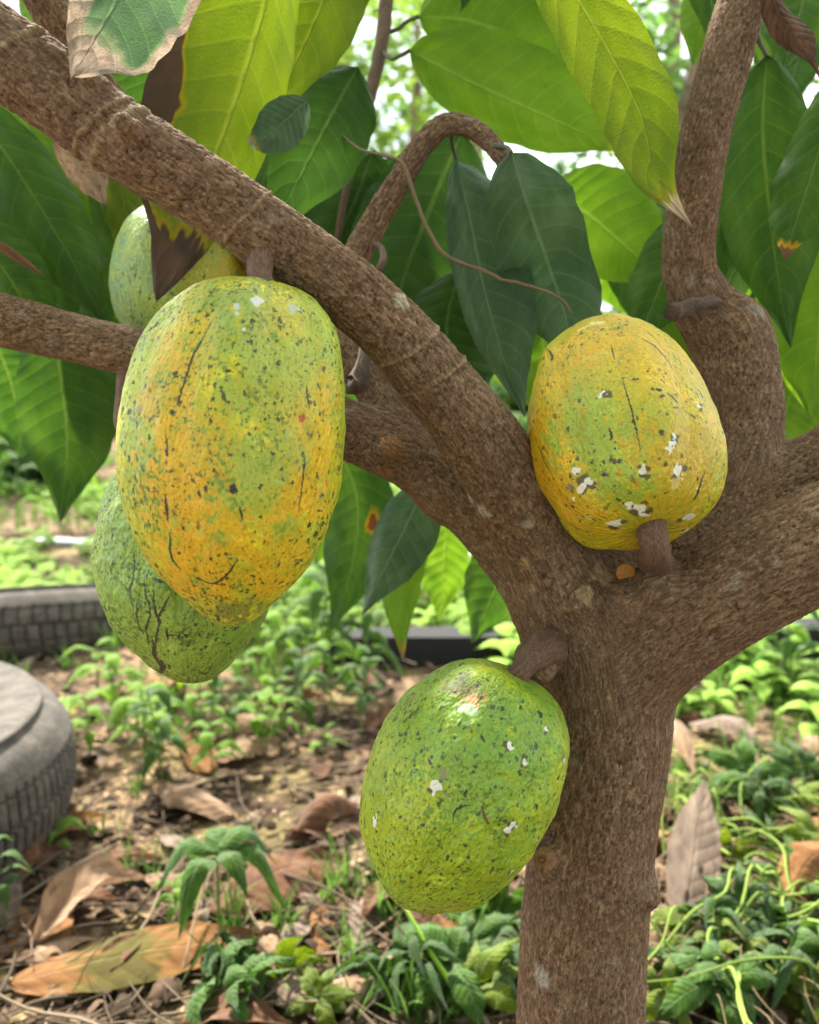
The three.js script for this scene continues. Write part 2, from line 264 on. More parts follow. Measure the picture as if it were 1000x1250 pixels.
const woodMat = new THREE.MeshStandardMaterial({ map: fibre, bumpMap: fibreB, bumpScale: 0.0006, roughness: 0.9, color: new THREE.Color(0.30, 0.19, 0.12) });
const darkWood = woodMat;
const stubMat = new THREE.MeshStandardMaterial({ map: fibre, bumpMap: fibreB, bumpScale: 0.0008, roughness: 0.9, color: new THREE.Color(0.20, 0.125, 0.08) });
const stalkMat = new THREE.MeshStandardMaterial({ map: fibre, bumpMap: fibreB, bumpScale: 0.0006, roughness: 0.85, color: new THREE.Color(0.30, 0.165, 0.10) });
const PX = (a) => { const p = P(a[0], a[1], a[2]); return [p.x, p.y, p.z, a[3] * a[2] / F]; };
const stem = (name, pts, mat, parent, seg = 24, rad = 9, knob = 0.06) => mesh(name, stemGeo(pts.map(PX), seg, rad, knob, pts[0][0]), mat, parent);
// stub ends and twigs
stem('twig_stub', [[424, 470, .565, 7], [432, 472, .565, 13], [440, 462, .568, 10], [445, 436, .575, 8], [452, 410, .59, 8]], stubMat, tree, 20, 10, .35);
stem('twig_stub', [[818, 382, .575, 10], [826, 380, .578, 12], [842, 374, .582, 9], [858, 369, .586, 8], [872, 368, .60, 9]], stubMat, tree, 18, 10, .3);
stem('twig', [[474, -30, .78, 9], [468, 40, .78, 8.5], [456, 100, .78, 8], [440, 160, .78, 6], [426, 215, .79, 5], [410, 300, .80, 4]], darkWood, tree, 24, 8, .1);
stem('tendril', [[412, 160, .72, 1.04], [440, 182, .66, 1.48], [470, 190, .61, 2.07], [492, 200, .59, 2.52], [505, 235, .585, 2.52], [520, 275, .582, 2.37], [540, 308, .58, 2.52], [560, 320, .579, 2.22], [592, 331, .578, 2.44], [612, 341, .577, 2.00], [635, 346, .576, 2.07], [672, 358, .575, 1.78], [690, 370, .575, 1.48], [698, 384, .575, 1.18]], new THREE.MeshStandardMaterial({ color: new THREE.Color(0.15, 0.095, 0.045), roughness: 0.9 }), tree, 90, 8, .3);
stem('twig_stub', [[462, 330, .60, 4], [468, 318, .60, 4.5], [465, 303, .61, 3], [458, 297, .62, 3]], darkWood, tree, 14, 7, .3);
{ // bracket fungus at the fork and sawn twig end on the trunk
  const fg = new THREE.LatheGeometry([[0.0001, .0016], [.003, .0014], [.0048, .0009], [.0053, 0], [.004, -.001], [.0015, -.0012], [.0001, -.003]].map(p => new THREE.Vector2(...p)), 22);
  const f = mesh('fungus_cap', fg, new THREE.MeshStandardMaterial({ color: new THREE.Color(0.75, 0.32, 0.03), roughness: 0.7, map: fibre }), tree); f.position.copy(woodAt(764, 699, .006)); f.rotation.set(1.42, 0.1, 0.1); f.scale.set(1.15, .6, 1.1);
  const sw = mesh('sawn_twig_end', new THREE.LatheGeometry([[.0001, .002], [.0012, .0022], [.0016, .0012], [.0026, .0014], [.003, .0022], [.0045, .0018], [.0055, 0], [.007, -.006]].map(p => new THREE.Vector2(...p)), 20), new THREE.MeshStandardMaterial({ color: new THREE.Color(0.42, 0.22, 0.08), roughness: 0.9, map: fibre }), tree); sw.position.copy(woodAt(662, 1048, .001)); sw.rotation.set(1.2, 0.3, 0.5); sw.scale.set(1, 1, .75);
}
// ---------------------------------------------------------------- cacao pods
const podBump = (() => { const a = tileNoise(51), b = tileNoise(52); return tex(512, 512, (u, v) => { const n = 255 * (0.55 * a(u, v, 40, 24) + 0.45 * b(u, v, 90, 56)); return [n, n, n]; }, false); })();
function makePod(o) {
  const top = P(...o.stalkEnd), tip = P(...o.tip), ax = top.clone().sub(tip), L = ax.length(), Y = ax.normalize();
  const toCam = V(0, EYE, 0).sub(top).normalize(), Z = toCam.sub(Y.clone().multiplyScalar(toCam.dot(Y))).normalize(), X = V().crossVectors(Y, Z);
  const g = thing('cacao_pod', o.label, 'cacao pod', o.group);
  const Mx = new THREE.Matrix4().makeBasis(X, Y, Z).setPosition(tip); g.applyMatrix4(Mx); g.updateMatrixWorld(true);
  const inv = Mx.clone().invert(), Rr = o.R, prof = o.profile;
  const pc = new THREE.CatmullRomCurve3(prof.map(p => V(p[0], p[1], 0)), false, 'centripetal').getPoints(400);
  const rad = new Float32Array(257); for (let i = 0, k = 0; i <= 256; i++) { const t = i / 256; while (k < pc.length - 2 && pc[k + 1].x < t) k++; const a = pc[k], b = pc[k + 1]; rad[i] = Math.max(0, mix(a.y, b.y, clamp((t - a.x) / Math.max(1e-6, b.x - a.x)))); } rad[0] = rad[256] = 0;
  const rAt = t => { const a = clamp(t) * 256, k = Math.min(255, Math.floor(a)); return Rr * mix(rad[k], rad[k + 1], a - k); };      // t = 0 stalk end, 1 tip
  const ridge = (th, t) => { const c = Math.cos(th * 5 + (o.turn ?? 0)), c2 = Math.cos(th * 10 + (o.turn ?? 0) * 2); const ends = 0.8 + 0.8 * sstep(0.35, 0.02, t) + 0.8 * sstep(0.6, 0.98, t); return (o.ridge ?? 0.02) * ends * (0.7 * (1 - 2 * Math.pow(0.5 - 0.5 * c, 3)) + 0.45 * c2) - (o.groove ?? 0.022) * gr10(th, t); };
  const gr10 = (th, t) => { const p = th * 10 / (2 * Math.PI) + 0.3 * (o.turn ?? 0) + 0.12 * N3(t * 5, th * 2, o.seed), n = Math.floor(p), d = (p - n - 0.5) / 0.15; return Math.exp(-d * d) * (n % 2 ? 1 : 0.55) * (0.6 + 0.7 * sstep(.45, .05, t) + 0.5 * sstep(.6, .95, t)); };
  const sd = o.seed * 31.7;
  const local = (u, v) => { const th = (u - 0.5) * 2 * Math.PI, t = (1 - Math.cos(v * Math.PI)) / 2, r = rAt(t) * (1 + ridge(th, t)); return [r * Math.sin(th), (1 - t) * L, r * Math.cos(th), th, t, r]; };
  const bow = t => (o.bow ?? 0) * Math.sin(Math.PI * clamp(t));
  // body
  const nu = 220, nvv = 190, pos = [], uv = [], idx = [];
  for (let j = 0; j <= nvv; j++) for (let i = 0; i <= nu; i++) {
    const u = i / nu, v = j / nvv, [x, y, z, th, t, r] = local(u, v), f = r > 1e-6 ? 1 : 0;
    const w = o.wart ?? 1, bx = Math.sin(th) * r, bz = Math.cos(th) * r;
    const d = f * (w * 0.0010 * fbm(bx * 130 + sd, y * 85, bz * 130, 3) + 0.0045 * fbm(bx * 14 + sd, y * 12, bz * 14, 2) + w * 0.0020 * fbm(bx * 38 + sd, y * 30, bz * 38, 2) + (o.crease ? o.crease(th, t) : 0)), k = r > 1e-5 ? (r + d) / r : 1;
    pos.push(x * k + bow(t), y, z * k); uv.push(u, v);
  }
  for (let j = 0; j < nvv; j++) for (let i = 0; i < nu; i++) { const a = j * (nu + 1) + i, b = a + nu + 1; if (j) idx.push(a, b, a + 1); if (j < nvv - 1) idx.push(a + 1, b, b + 1); }
  const bg = geom(pos, idx, uv);
  { const n = bg.attributes.normal; for (let j = 0; j <= nvv; j++) { const a = j * (nu + 1), b = a + nu; const m = V(n.getX(a) + n.getX(b), n.getY(a) + n.getY(b), n.getZ(a) + n.getZ(b)).normalize(); n.setXYZ(a, m.x, m.y, m.z); n.setXYZ(b, m.x, m.y, m.z); } }
  // find the skin point that a photo pixel shows
  const hit = (px, py) => {
    const d = dirOf(px, py).normalize(), o3 = V(0, EYE, 0), q = V();
    for (let s = 0.3; s < 0.95; s += 0.0008) { q.copy(d).multiplyScalar(s).add(o3).applyMatrix4(inv); const t = 1 - q.y / L; if (t < 0 || t > 1) continue; q.x -= bow(t); if (Math.hypot(q.x, q.z) < rAt(t)) { const th = Math.atan2(q.x, q.z); return { u: th / (2 * Math.PI) + 0.5, v: Math.acos(clamp(1 - 2 * t, -1, 1)) / Math.PI, p: q.clone(), t, th }; } }
    return null;
  };
  // colour of the skin
  const TW = 1024, TH = 576, buf = new Float32Array(TW * TH * 3), bl = (o.blobs ?? []).map(b => ({ h: hit(b[0], b[1]), r: b[2] * o.tip[2] / F, c: b[3], s: b[4] ?? 1 })).filter(b => b.h);
  for (let j = 0; j < TH; j++) for (let i = 0; i < TW; i++) {
    const [x, y, z, th, t] = local((i + .5) / TW, (j + .5) / TH);
    const n1 = fbm(x * 28 + sd, y * 20, z * 28, 3), n2 = fbm(x * 120 + sd, y * 90, z * 120, 2), n3 = N3(x * 420 + sd, y * 380, z * 420), n4 = N3(x * 900 + sd, y * 900, z * 900);
    let c = lerp3(o.base[0], o.base[1], clamp(0.5 + 1.5 * n1 + 0.6 * n2));
    const ripe = clamp(0.5 + 2.6 * fbm(x * 22 + sd + 40, y * 13, z * 22, 3) + 2.0 * n2 + 0.8 * n3 + (o.ripe ?? -0.3)); c = lerp3(c, o.base[2], ripe);
    for (const b of bl) { const q = Math.hypot(x - b.h.p.x, y - b.h.p.y, z - b.h.p.z) / b.r + 0.8 * n1 + 1.6 * n2 + 0.7 * n3; if (q < 1.15) c = lerp3(c, b.c, b.s * sstep(1.1, 0.55, q)); }
    const mott = clamp((n3 + 0.7 * n2 + 0.6 * n4 + 0.5 * n1 - (o.mottleAt ?? 0.12)) * 2.4) * clamp(0.55 + 2.2 * fbm(x * 45 + sd, y * 45 + 11, z * 45, 2)); c = lerp3(c, o.mottle, mott * (o.mottleK ?? 0.6));
    const g = 1 + 0.14 * n3 + 0.16 * n4; const k = (j * TW + i) * 3; buf[k] = c[0] * g; buf[k + 1] = c[1] * g; buf[k + 2] = c[2] * g;
  }
  const rowM = j => { const v = (j + .5) / TH, t = (1 - Math.cos(v * Math.PI)) / 2; return [2 * Math.PI * Math.max(rAt(t), 1e-4) / TW, Math.hypot(Math.PI / 2 * Math.sin(v * Math.PI) * L, Math.PI * Rr * 0.5 * Math.abs(Math.cos(v * Math.PI))) / TH]; };
  function splat(u, v, rm, c, k = 1, rough = 0.5, sy = 1) {
    const q0 = local(u, v), j0 = v * TH, rb = rm * Math.max(1, sy) * 1.5, my = rowM(clamp(Math.floor(j0), 0, TH - 1))[1], dj = Math.min(60, rb / my + 1);
    for (let j = Math.max(0, Math.floor(j0 - dj)); j <= Math.min(TH - 1, j0 + dj); j++) { const di = Math.min(TW / 2 - 1, rb / rowM(j)[0] + 1); for (let i = Math.floor(u * TW - di); i <= u * TW + di; i++) {
      const q1 = local((i + .5) / TW, (j + .5) / TH), dy = (q1[1] - q0[1]), dx = Math.hypot(q1[0] - q0[0], q1[2] - q0[2]), nn = rough * N3((q1[0] + u) / rm * .8, q1[1] / rm * .8, (q1[2] + v * 7) / rm * .8);
      const q = Math.hypot(dx, dy / sy) / rm + nn; if (q > 1) continue;
      const a = k * sstep(1, 0.6, q), p = (j * TW + ((i % TW) + TW) % TW) * 3; for (let e = 0; e < 3; e++) buf[p + e] = mix(buf[p + e], c[e], a);
    } }
  }
  const rs = seed; seed = 777 + o.seed * 13;
  for (let i = 0; i < (o.specks ?? 1500); i++) { const u = R(), v = Math.acos(1 - 2 * rr(0.01, 0.99)) / Math.PI, [x, y, z] = local(u, v); const dens = fbm(x * 30 + sd, y * 30 + 7, z * 30, 2) + 0.15; const big = R(); if (R() > clamp(0.35 + 2.2 * dens)) continue; splat(u, v, 0.0003 + 0.0011 * big * big * big * big, o.speck, rr(0.35, 0.95), 1.2, rr(.7, 1.5)); }
  for (const l of o.lines ?? []) {
    const c = new THREE.CatmullRomCurve3(l.p.map(q => V(q[0], q[1], 0)), false, 'centripetal'), n = l.n ?? 90;
    for (let i = 0; i <= n; i++) { const q = c.getPoint(i / n), h = hit(q.x + 1.2 * N3(i * .25, l.p[0][0], 3), q.y); if (h) splat(h.u, h.v, (l.w ?? 0.0006) * (0.7 + 0.6 * R()) * Math.sin(Math.PI * mix(0.12, 0.9, i / n)), l.c ?? [52, 44, 26], 0.9, 0.4); }
  }
  for (const m of o.scabs ?? []) { const h = hit(m[0], m[1]); if (!h) continue; const r = m[2] * .52 / F; if (m[4] !== 0) splat(h.u, h.v, r * 1.12, [70, 60, 36], 0.8, 1.5, m[3] ?? 1); splat(h.u + .0012, h.v, r * .92, m[5] ?? [226, 222, 206], 0.95, 1.5, m[3] ?? 1); }
  seed = rs;
  const d = new Uint8Array(TW * TH * 4); for (let i = 0; i < TW * TH; i++) { d[4 * i] = clamp(buf[3 * i], 0, 255); d[4 * i + 1] = clamp(buf[3 * i + 1], 0, 255); d[4 * i + 2] = clamp(buf[3 * i + 2], 0, 255); d[4 * i + 3] = 255; }
  const t = new THREE.DataTexture(d, TW, TH); t.colorSpace = THREE.SRGBColorSpace; t.wrapS = THREE.RepeatWrapping; t.wrapT = THREE.ClampToEdgeWrapping; t.magFilter = THREE.LinearFilter; t.needsUpdate = true;
  const bump = podBump.clone(); bump.repeat.set(3, 2); bump.needsUpdate = true;
  mesh('husk', bg, new THREE.MeshPhysicalMaterial({ map: t, bumpMap: bump, bumpScale: 0.0011 * (o.wart ?? 1), roughness: 0.55, clearcoat: 0.14, clearcoatRoughness: 0.45 }), g);
  if (o.stalk) { const pts = o.stalk.map(PX).map(p => { const q = V(p[0], p[1], p[2]).applyMatrix4(inv); return [q.x, q.y, q.z, p[3]]; }); mesh('stalk', stemGeo(pts, 30, 22, 0.13, o.seed), stalkMat, g); }
  return g;
}
const P_FULL = [[0, .10], [.004, .22], [.02, .42], [.06, .61], [.13, .78], [.26, .94], [.42, 1], [.56, .985], [.70, .88], [.80, .73], [.88, .54], [.935, .36], [.965, .25], [.985, .17], [1, .03]];
makePod({
  seed: 1, label: 'large yellow and green mottled cacao pod hanging from the long limb by a brown stalk', stalkEnd: [316, 345, .462], tip: [282, 764, .462], bow: -.0065, R: .0568, ridge: .030, turn: .4, profile: P_FULL,
  base: [[150, 166, 40], [178, 186, 50], [206, 184, 18]], ripe: -.2, mottle: [92, 116, 34], mottleK: .9, mottleAt: .04, speck: [44, 54, 22], specks: 9000,
  blobs: [[300, 372, 75, [146, 161, 71], .8], [215, 420, 50, [208, 170, 18], .8], [190, 480, 45, [208, 164, 14], .7], [240, 560, 60, [210, 167, 12], .9], [200, 610, 60, [212, 166, 9], .95], [240, 690, 75, [215, 164, 7], 1], [300, 660, 40, [210, 167, 12], .85], [380, 520, 50, [208, 172, 15], .9], [370, 600, 55, [213, 167, 9], .95], [340, 690, 55, [210, 166, 13], .85], [400, 480, 30, [206, 170, 16], .8], [330, 450, 55, [161, 172, 54], .7], [320, 560, 40, [152, 169, 52], .8], [285, 748, 30, [131, 131, 40], .9], [350, 385, 40, [191, 170, 25], .7]],
  lines: [{ p: [[256, 394], [236, 430], [222, 470], [213, 497]], w: .0007 }, { p: [[202, 530], [203, 555], [201, 548]] }, { p: [[200, 604], [202, 622], [203, 637]], w: .0008 }, { p: [[206, 648], [209, 678], [222, 697]], w: .0007 }, { p: [[372, 555], [370, 580], [367, 630]], w: .0005 }, { p: [[292, 618], [297, 636]], w: .0005 }, { p: [[375, 470], [378, 500]], w: .0005 }, { p: [[290, 682], [278, 700], [262, 712], [240, 706]], w: .0007 }],
  scabs: [[313, 366, 6, 2.2, 0, [206, 206, 196]], [289, 378, 5, 2.4, 0, [186, 192, 178]], [360, 376, 7, 2.2, 0, [170, 180, 160]], [369, 511, 5, 1, 0, [168, 76, 20]], [168, 499, 6, 1, 0, [150, 136, 74]], [353, 406, 3, 1, 0, [110, 40, 20]], [296, 402, 3.5, .6, 0, [212, 208, 190]], [284, 598, 3.5, 1, 0, [30, 34, 22]]],
  stalk: [[338, 380, .456, 22], [330, 362, .449, 15], [322, 348, .447, 13], [318, 334, .450, 14], [320, 316, .458, 18]],
});
makePod({
  seed: 2, label: 'plain green cacao pod with dark cracks hanging behind the mottled yellow pod', stalkEnd: [226, 552, .548], tip: [238, 834, .535], R: .0545, ridge: .030, turn: 1.1, wart: 1.7, profile: [[0, .1], [.01, .3], [.05, .55], [.13, .78], [.28, .95], [.42, 1], [.58, .96], [.72, .84], [.84, .62], [.92, .42], [.96, .29], [.985, .19], [1, .05]],
  base: [[118, 148, 44], [148, 172, 58], [156, 172, 56]], ripe: -.35, mottle: [62, 90, 26], mottleK: .9, mottleAt: -.03, speck: [38, 54, 26], specks: 6000,
  lines: [{ p: [[178, 700], [180, 724], [186, 745], [180, 770], [182, 790]], w: .0008 }, { p: [[162, 672], [164, 700], [162, 725], [170, 755]], w: .0006 }, { p: [[190, 720], [192, 745], [196, 760], [190, 785], [196, 812]], w: .0009 }, { p: [[208, 728], [200, 745], [194, 758]], w: .0007 }, { p: [[205, 778], [206, 776], [218, 775]], w: .0006 }, { p: [[205, 766], [206, 782]], w: .0006 }, { p: [[186, 780], [190, 800], [198, 815]], w: .0012 }, { p: [[198, 806], [200, 814], [197, 822]], w: .0018 }, { p: [[170, 735], [172, 765], [176, 775]], w: .0005 }],
  scabs: [],
  stalk: [[192, 575, .549, 18], [172, 545, .553, 11], [150, 520, .562, 9], [150, 490, .58, 9], [158, 445, .60, 12]],
});
makePod({
  seed: 3, label: 'pale green mottled cacao pod half hidden behind the two limbs', stalkEnd: [236, 258, .68], tip: [214, 446, .655], R: .0545, ridge: .01, turn: .2, profile: P_FULL,
  base: [[120, 150, 84], [150, 172, 92], [160, 172, 60]], ripe: -.3, mottle: [60, 98, 58], mottleK: .75, mottleAt: .02, speck: [48, 78, 46], specks: 1500,
  blobs: [[270, 330, 60, [172, 161, 25], .85], [285, 345, 40, [182, 149, 13], .8], [235, 275, 40, [150, 163, 42], .6]], lines: [], scabs: [],
  stalk: [[232, 262, .679, 14], [233, 245, .68, 11], [236, 232, .665, 11], [238, 226, .645, 14]],
});
makePod({
  seed: 4, label: 'bright yellow cacao pod with white scabs standing in the fork of the tree', stalkEnd: [787, 648, .487], tip: [727, 400, .566], R: .0545, ridge: .040, turn: 2.2, profile: [[0, .16], [.006, .34], [.03, .55], [.08, .72], [.16, .86], [.3, .98], [.42, 1], [.56, .975], [.70, .87], [.81, .71], [.89, .53], [.94, .38], [.97, .26], [.99, .15], [1, .03]],
  base: [[172, 170, 20], [200, 176, 16], [214, 170, 8]], ripe: 0, mottle: [112, 128, 26], mottleK: .75, mottleAt: .04, speck: [56, 52, 30], specks: 3400,
  blobs: [[700, 450, 60, [208, 167, 16], .9], [760, 420, 60, [212, 166, 14], .9], [660, 540, 45, [215, 162, 5], 1], [680, 590, 40, [215, 156, 4], 1], [720, 480, 40, [174, 176, 62], .7], [730, 540, 60, [156, 172, 56], .95], [760, 590, 62, [141, 163, 39], .95], [770, 530, 50, [159, 174, 51], .9], [800, 520, 45, [172, 172, 47], .7], [840, 560, 50, [191, 154, 5], .9], [820, 620, 40, [182, 156, 7], .8], [735, 640, 40, [174, 161, 11], .8], [790, 460, 40, [200, 172, 22], .7], [700, 620, 40, [206, 159, 6], .9]],
  lines: [{ p: [[758, 457], [768, 490], [776, 520], [782, 550]], w: .0006 }, { p: [[782, 416], [800, 428], [816, 442]], w: .0006 }, { p: [[781, 402], [795, 412], [814, 428]], w: .0004 }, { p: [[670, 425], [676, 434], [676, 440]], w: .0006 }, { p: [[655, 535], [665, 560], [676, 580]], w: .0005 }, { p: [[812, 482], [822, 488], [827, 494]], w: .0006 }, { p: [[742, 520], [746, 530], [744, 536]], w: .0006 }, { p: [[746, 420], [750, 438]], w: .0004 }, { p: [[862, 575], [852, 600], [846, 612]], w: .0007 }, { p: [[806, 480], [799, 478]], w: .0008 }],
  scabs: [[737, 483, 6, .7], [737, 476, 3, 1.2], [703, 575, 5, 1], [712, 590, 8, 1], [720, 588, 6, 1], [700, 597, 6, .9, 1, [110, 110, 96]], [704, 608, 3.5, 1, 0], [785, 576, 5, 1.8], [821, 538, 5, 1.6], [816, 552, 4, 2.4, 0], [819, 545, 4, 1], [826, 578, 7, 1.2], [824, 592, 7, 2, 0, [206, 186, 110]], [832, 584, 3, 2.4, 0], [853, 495, 4, 1.3], [779, 622, 10, .9], [768, 616, 4, 1], [788, 630, 5, .8], [770, 643, 8, .7], [834, 634, 8, 1.2, 1, [206, 206, 190]], [848, 598, 4, 3.2, 0], [725, 632, 6, .8, 0, [176, 190, 110]], [722, 397, 12, .7, 0, [222, 196, 120]], [836, 648, 6, 1], [735, 563, 3, 1, 1, [60, 60, 44]], [748, 562, 3, 1, 1, [60, 60, 44]], [757, 562, 3, 1, 1, [60, 60, 44]], [737, 578, 3, 1, 1, [44, 46, 34]]],
  stalk: [[792, 622, .492, 20], [797, 646, .484, 18.5], [799, 664, .484, 18], [801, 682, woodDepth(802, 690) - .006, 19], [803, 698, woodDepth(802, 694) + .012, 23]],
});
makePod({
  seed: 5, label: 'lime green cacao pod with small white scabs hanging low against the trunk', stalkEnd: [632, 824, .505], tip: [491, 1104, .515], R: .0535, ridge: .030, turn: .9, wart: 1.4, profile: [[0, .14], [.006, .3], [.03, .5], [.08, .68], [.18, .87], [.32, .98], [.45, 1], [.58, .97], [.70, .87], [.80, .73], [.88, .55], [.935, .38], [.97, .25], [.99, .15], [1, .03]],
  base: [[128, 158, 22], [158, 182, 40], [168, 178, 26]], ripe: -.2, mottle: [78, 112, 14], mottleK: .9, mottleAt: .0, speck: [44, 58, 28], specks: 7500,
  blobs: [[500, 1040, 60, [157, 167, 8], .85], [580, 1060, 60, [124, 150, 15], .6], [590, 930, 70, [118, 157, 61], .6], [545, 900, 50, [125, 157, 49], .5], [640, 900, 50, [112, 150, 34], .5], [470, 970, 30, [131, 152, 25], .6], [576, 850, 16, [178, 142, 42], .8], [565, 835, 16, [120, 110, 59], .8]],
  lines: [{ p: [[553, 1003], [556, 990], [565, 985], [575, 984]], w: .0006 }, { p: [[588, 985], [592, 998], [597, 1006]], w: .0008, c: [92, 64, 28] }, { p: [[588, 896], [592, 904]], w: .0006 }, { p: [[570, 964], [567, 972]], w: .0006 }, { p: [[524, 926], [530, 934]], w: .0006 }],
  scabs: [[576, 854, 9, .8, 0, [206, 150, 92]], [574, 868, 11, 1, 0, [186, 206, 160]], [533, 960, 6, 1.5], [457, 1004, 6, 1.5], [622, 1009, 6, 1.1], [620, 909, 4.5, 1], [639, 927, 3.5, 1.4], [666, 891, 3.5, 1], [660, 834, 9, 1.2], [652, 830, 6, .8], [638, 826, 5, .7], [657, 870, 4, 1.6, 0, [24, 26, 18]], [634, 943, 3.5, 1, 0, [40, 50, 26]], [541, 942, 6, 1, 0, [130, 124, 76]], [545, 970, 5, 1, 0, [126, 124, 80]], [523, 1060, 5, .8, 0, [150, 158, 70]], [545, 838, 9, 1.2, 0, [122, 116, 70]], [497, 978, 4, 1.2, 0, [120, 120, 70]], [686, 926, 3, 2], [621, 1064, 3, 2], [568, 826, 5, .8, 0, [138, 124, 84]]],
  stalk: [[622, 842, .508, 18], [634, 823, .505, 14], [643, 811, .508, 14], [653, 801, .514, 16], [664, 793, woodDepth(668, 792) - .002, 22], [672, 788, woodDepth(668, 792) + .014, 22]],
});
// ---------------------------------------------------------------- leaves of the cacao tree
const KINDS = {
  green: { a: [52, 86, 20], b: [76, 110, 26], vein: [116, 138, 56] },
  lime: { a: [92, 130, 20], b: [116, 150, 30], vein: [140, 168, 64] },
  olive: { a: [84, 106, 10], b: [108, 126, 16], vein: [134, 144, 46] },
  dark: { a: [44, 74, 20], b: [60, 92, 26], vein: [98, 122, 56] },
  blue: { a: [60, 88, 50], b: [84, 112, 68], vein: [122, 144, 98] },  // grey-blue of reflected sky put into the leaf colour
  dead: { a: [112, 88, 66], b: [150, 124, 98], vein: [160, 136, 108] },
  brown: { a: [70, 48, 34], b: [112, 80, 56], vein: [126, 96, 70] },
  tan: { a: [104, 70, 38], b: [134, 96, 58], vein: [116, 82, 50] },
  grey: { a: [98, 84, 72], b: [136, 118, 102], vein: [120, 104, 88] },
};
const leafMats = {};
const veinAt = (x, v) => { const ax = Math.abs(x), n = 11, ph = (v - 0.13 * Math.pow(ax, 1.3)) * n + (x < 0 ? 0.35 : 0), f = ph - Math.floor(ph), d = Math.min(f, 1 - f); return { lat: sstep(0.075, 0.02, d) * sstep(1.02, 0.75, ax), mid: sstep(0.075 - 0.05 * v, 0.02 - 0.012 * v, ax), bulge: Math.abs(f - 0.5) * 2 }; };
function leafMat(kind, dead) {
  const key = dead ? kind + dead.id : kind; if (leafMats[key]) return leafMats[key];
  const K = KINDS[kind], sd = Object.keys(leafMats).length * 7.7, dryLeaf = ['dead', 'brown', 'tan', 'grey'].includes(kind);
  const fn = (u, v) => {
    const x = 2 * u - 1, n = fbm(x * 2.2 + sd, v * 5, 1.7, 3), n2 = N3(x * 40 + sd, v * 90, 4.1), q = veinAt(x, v);
    let c = lerp3(K.a, K.b, clamp(0.5 + 1.4 * n + 0.25 * n2));
    if (dryLeaf) c = lerp3(c, lerp3(K.a, [60, 40, 26], .5), clamp(2.2 * (fbm(x * 4 + sd, v * 9, 8.8, 3) - 0.12)));
    else { const m = fbm(x * 5 + sd, v * 12, 6.2, 3); if (m > 0.42) c = lerp3(c, [96, 74, 26], clamp((m - 0.42) * 6) * .7); }
    const net = sstep(.8, 1, 1 - Math.abs(N3(x * 9 + sd, v * 46, 7.7)) * 2.2); c = lerp3(c, K.vein, 0.12 * net); c = lerp3(c, K.vein, 0.6 * q.mid + 0.26 * q.lat * (1 - q.mid));
    if (dead) { const k = dead.f(x, v) + (dead.k ?? 0.22) * fbm(x * 4 + sd, v * 9, 2.2, 3); if (k > -0.06) { const edge = sstep(-0.06, 0.0, k); c = lerp3(c, dead.rim ?? [150, 130, 20], edge); if (k > 0) c = lerp3(c, lerp3(dead.c, lerp3(dead.c, [60, 44, 32], .35), clamp(.5 + 1.6 * n + 1.6 * fbm(x * 9 + sd, v * 22, 3.3, 3) - .5 * q.lat)), sstep(0, 0.03, k)); } }
    return c;
  };
  const t = tex(192, 512, fn, true, true), bt = leafBump ??= tex(192, 512, (u, v) => { const q = veinAt(2 * u - 1, v), k = 255 * clamp(0.62 - 0.28 * q.bulge * q.bulge - 0.3 * q.mid + 0.1 * N3(u * 60, v * 150, 3)); return [k, k, k]; }, false, true);
  return leafMats[key] = new THREE.MeshPhysicalMaterial({ map: t, bumpMap: bt, bumpScale: 0.0028, roughness: 0.95, specularIntensity: .25, transmission: dryLeaf ? 0.25 : 0.5, thickness: 0, side: THREE.DoubleSide, clearcoat: dryLeaf ? 0 : kind === 'blue' ? 0.7 : 0.22, clearcoatRoughness: 0.36 });
}
var leafBump;
const leafShape = (v, blunt = 1) => Math.pow(Math.sin(Math.PI * Math.pow(clamp(v, 0, 1), 0.82)), 0.72) * (v > .68 ? mix(1, (1 - v) / .32, clamp(.62 * blunt)) : 1);
// midrib points in the world; half widths in metres; face = the way its upper side looks
function bladeGeo(pts, wl, wr, face, { cup = 0.25, wave = 0.12, nu = 12, nv = 34, sd = 0, blunt = 1, twist = 0, curl = 0 } = {}) {
  const c = crv(pts), pos = [], uv = [], idx = [], o = pts[0];
  for (let j = 0; j <= nv; j++) {
    const v = j / nv, p = c.getPoint(v), T = c.getTangent(v), N0 = face.clone().sub(T.clone().multiplyScalar(face.dot(T))).normalize(), S0 = V().crossVectors(T, N0), a = twist * (v - 0.4), N = N0.clone().multiplyScalar(Math.cos(a)).addScaledVector(S0, Math.sin(a)), S = V().crossVectors(T, N), sh = leafShape(v, blunt);
    for (let i = 0; i <= nu; i++) {
      const x = i / nu * 2 - 1, ax = Math.abs(x), w = (x < 0 ? wl : wr) * sh * (1 + 0.07 * N3(v * 14 + sd, x < 0 ? 3 : 9, sd)), q = veinAt(x, v), wm = (wl + wr) / 2;
      const z = wm * (-cup * ax * ax * sh + wave * 2.2 * ax * N3(v * 6 + sd, x * 1.4, sd + 2) - 0.035 * q.bulge * q.bulge * ax * sh + curl * ax * ax * ax * v);
      pos.push(p.x - o.x + S.x * x * w + N.x * z, p.y - o.y + S.y * x * w + N.y * z, p.z - o.z + S.z * x * w + N.z * z); uv.push(i / nu, v);
    }
  }
  for (let j = 0; j < nv; j++) for (let i = 0; i < nu; i++) { const a = j * (nu + 1) + i, b = a + nu + 1; idx.push(a, a + 1, b, a + 1, b + 1, b); }
  return geom(pos, idx, uv);
}
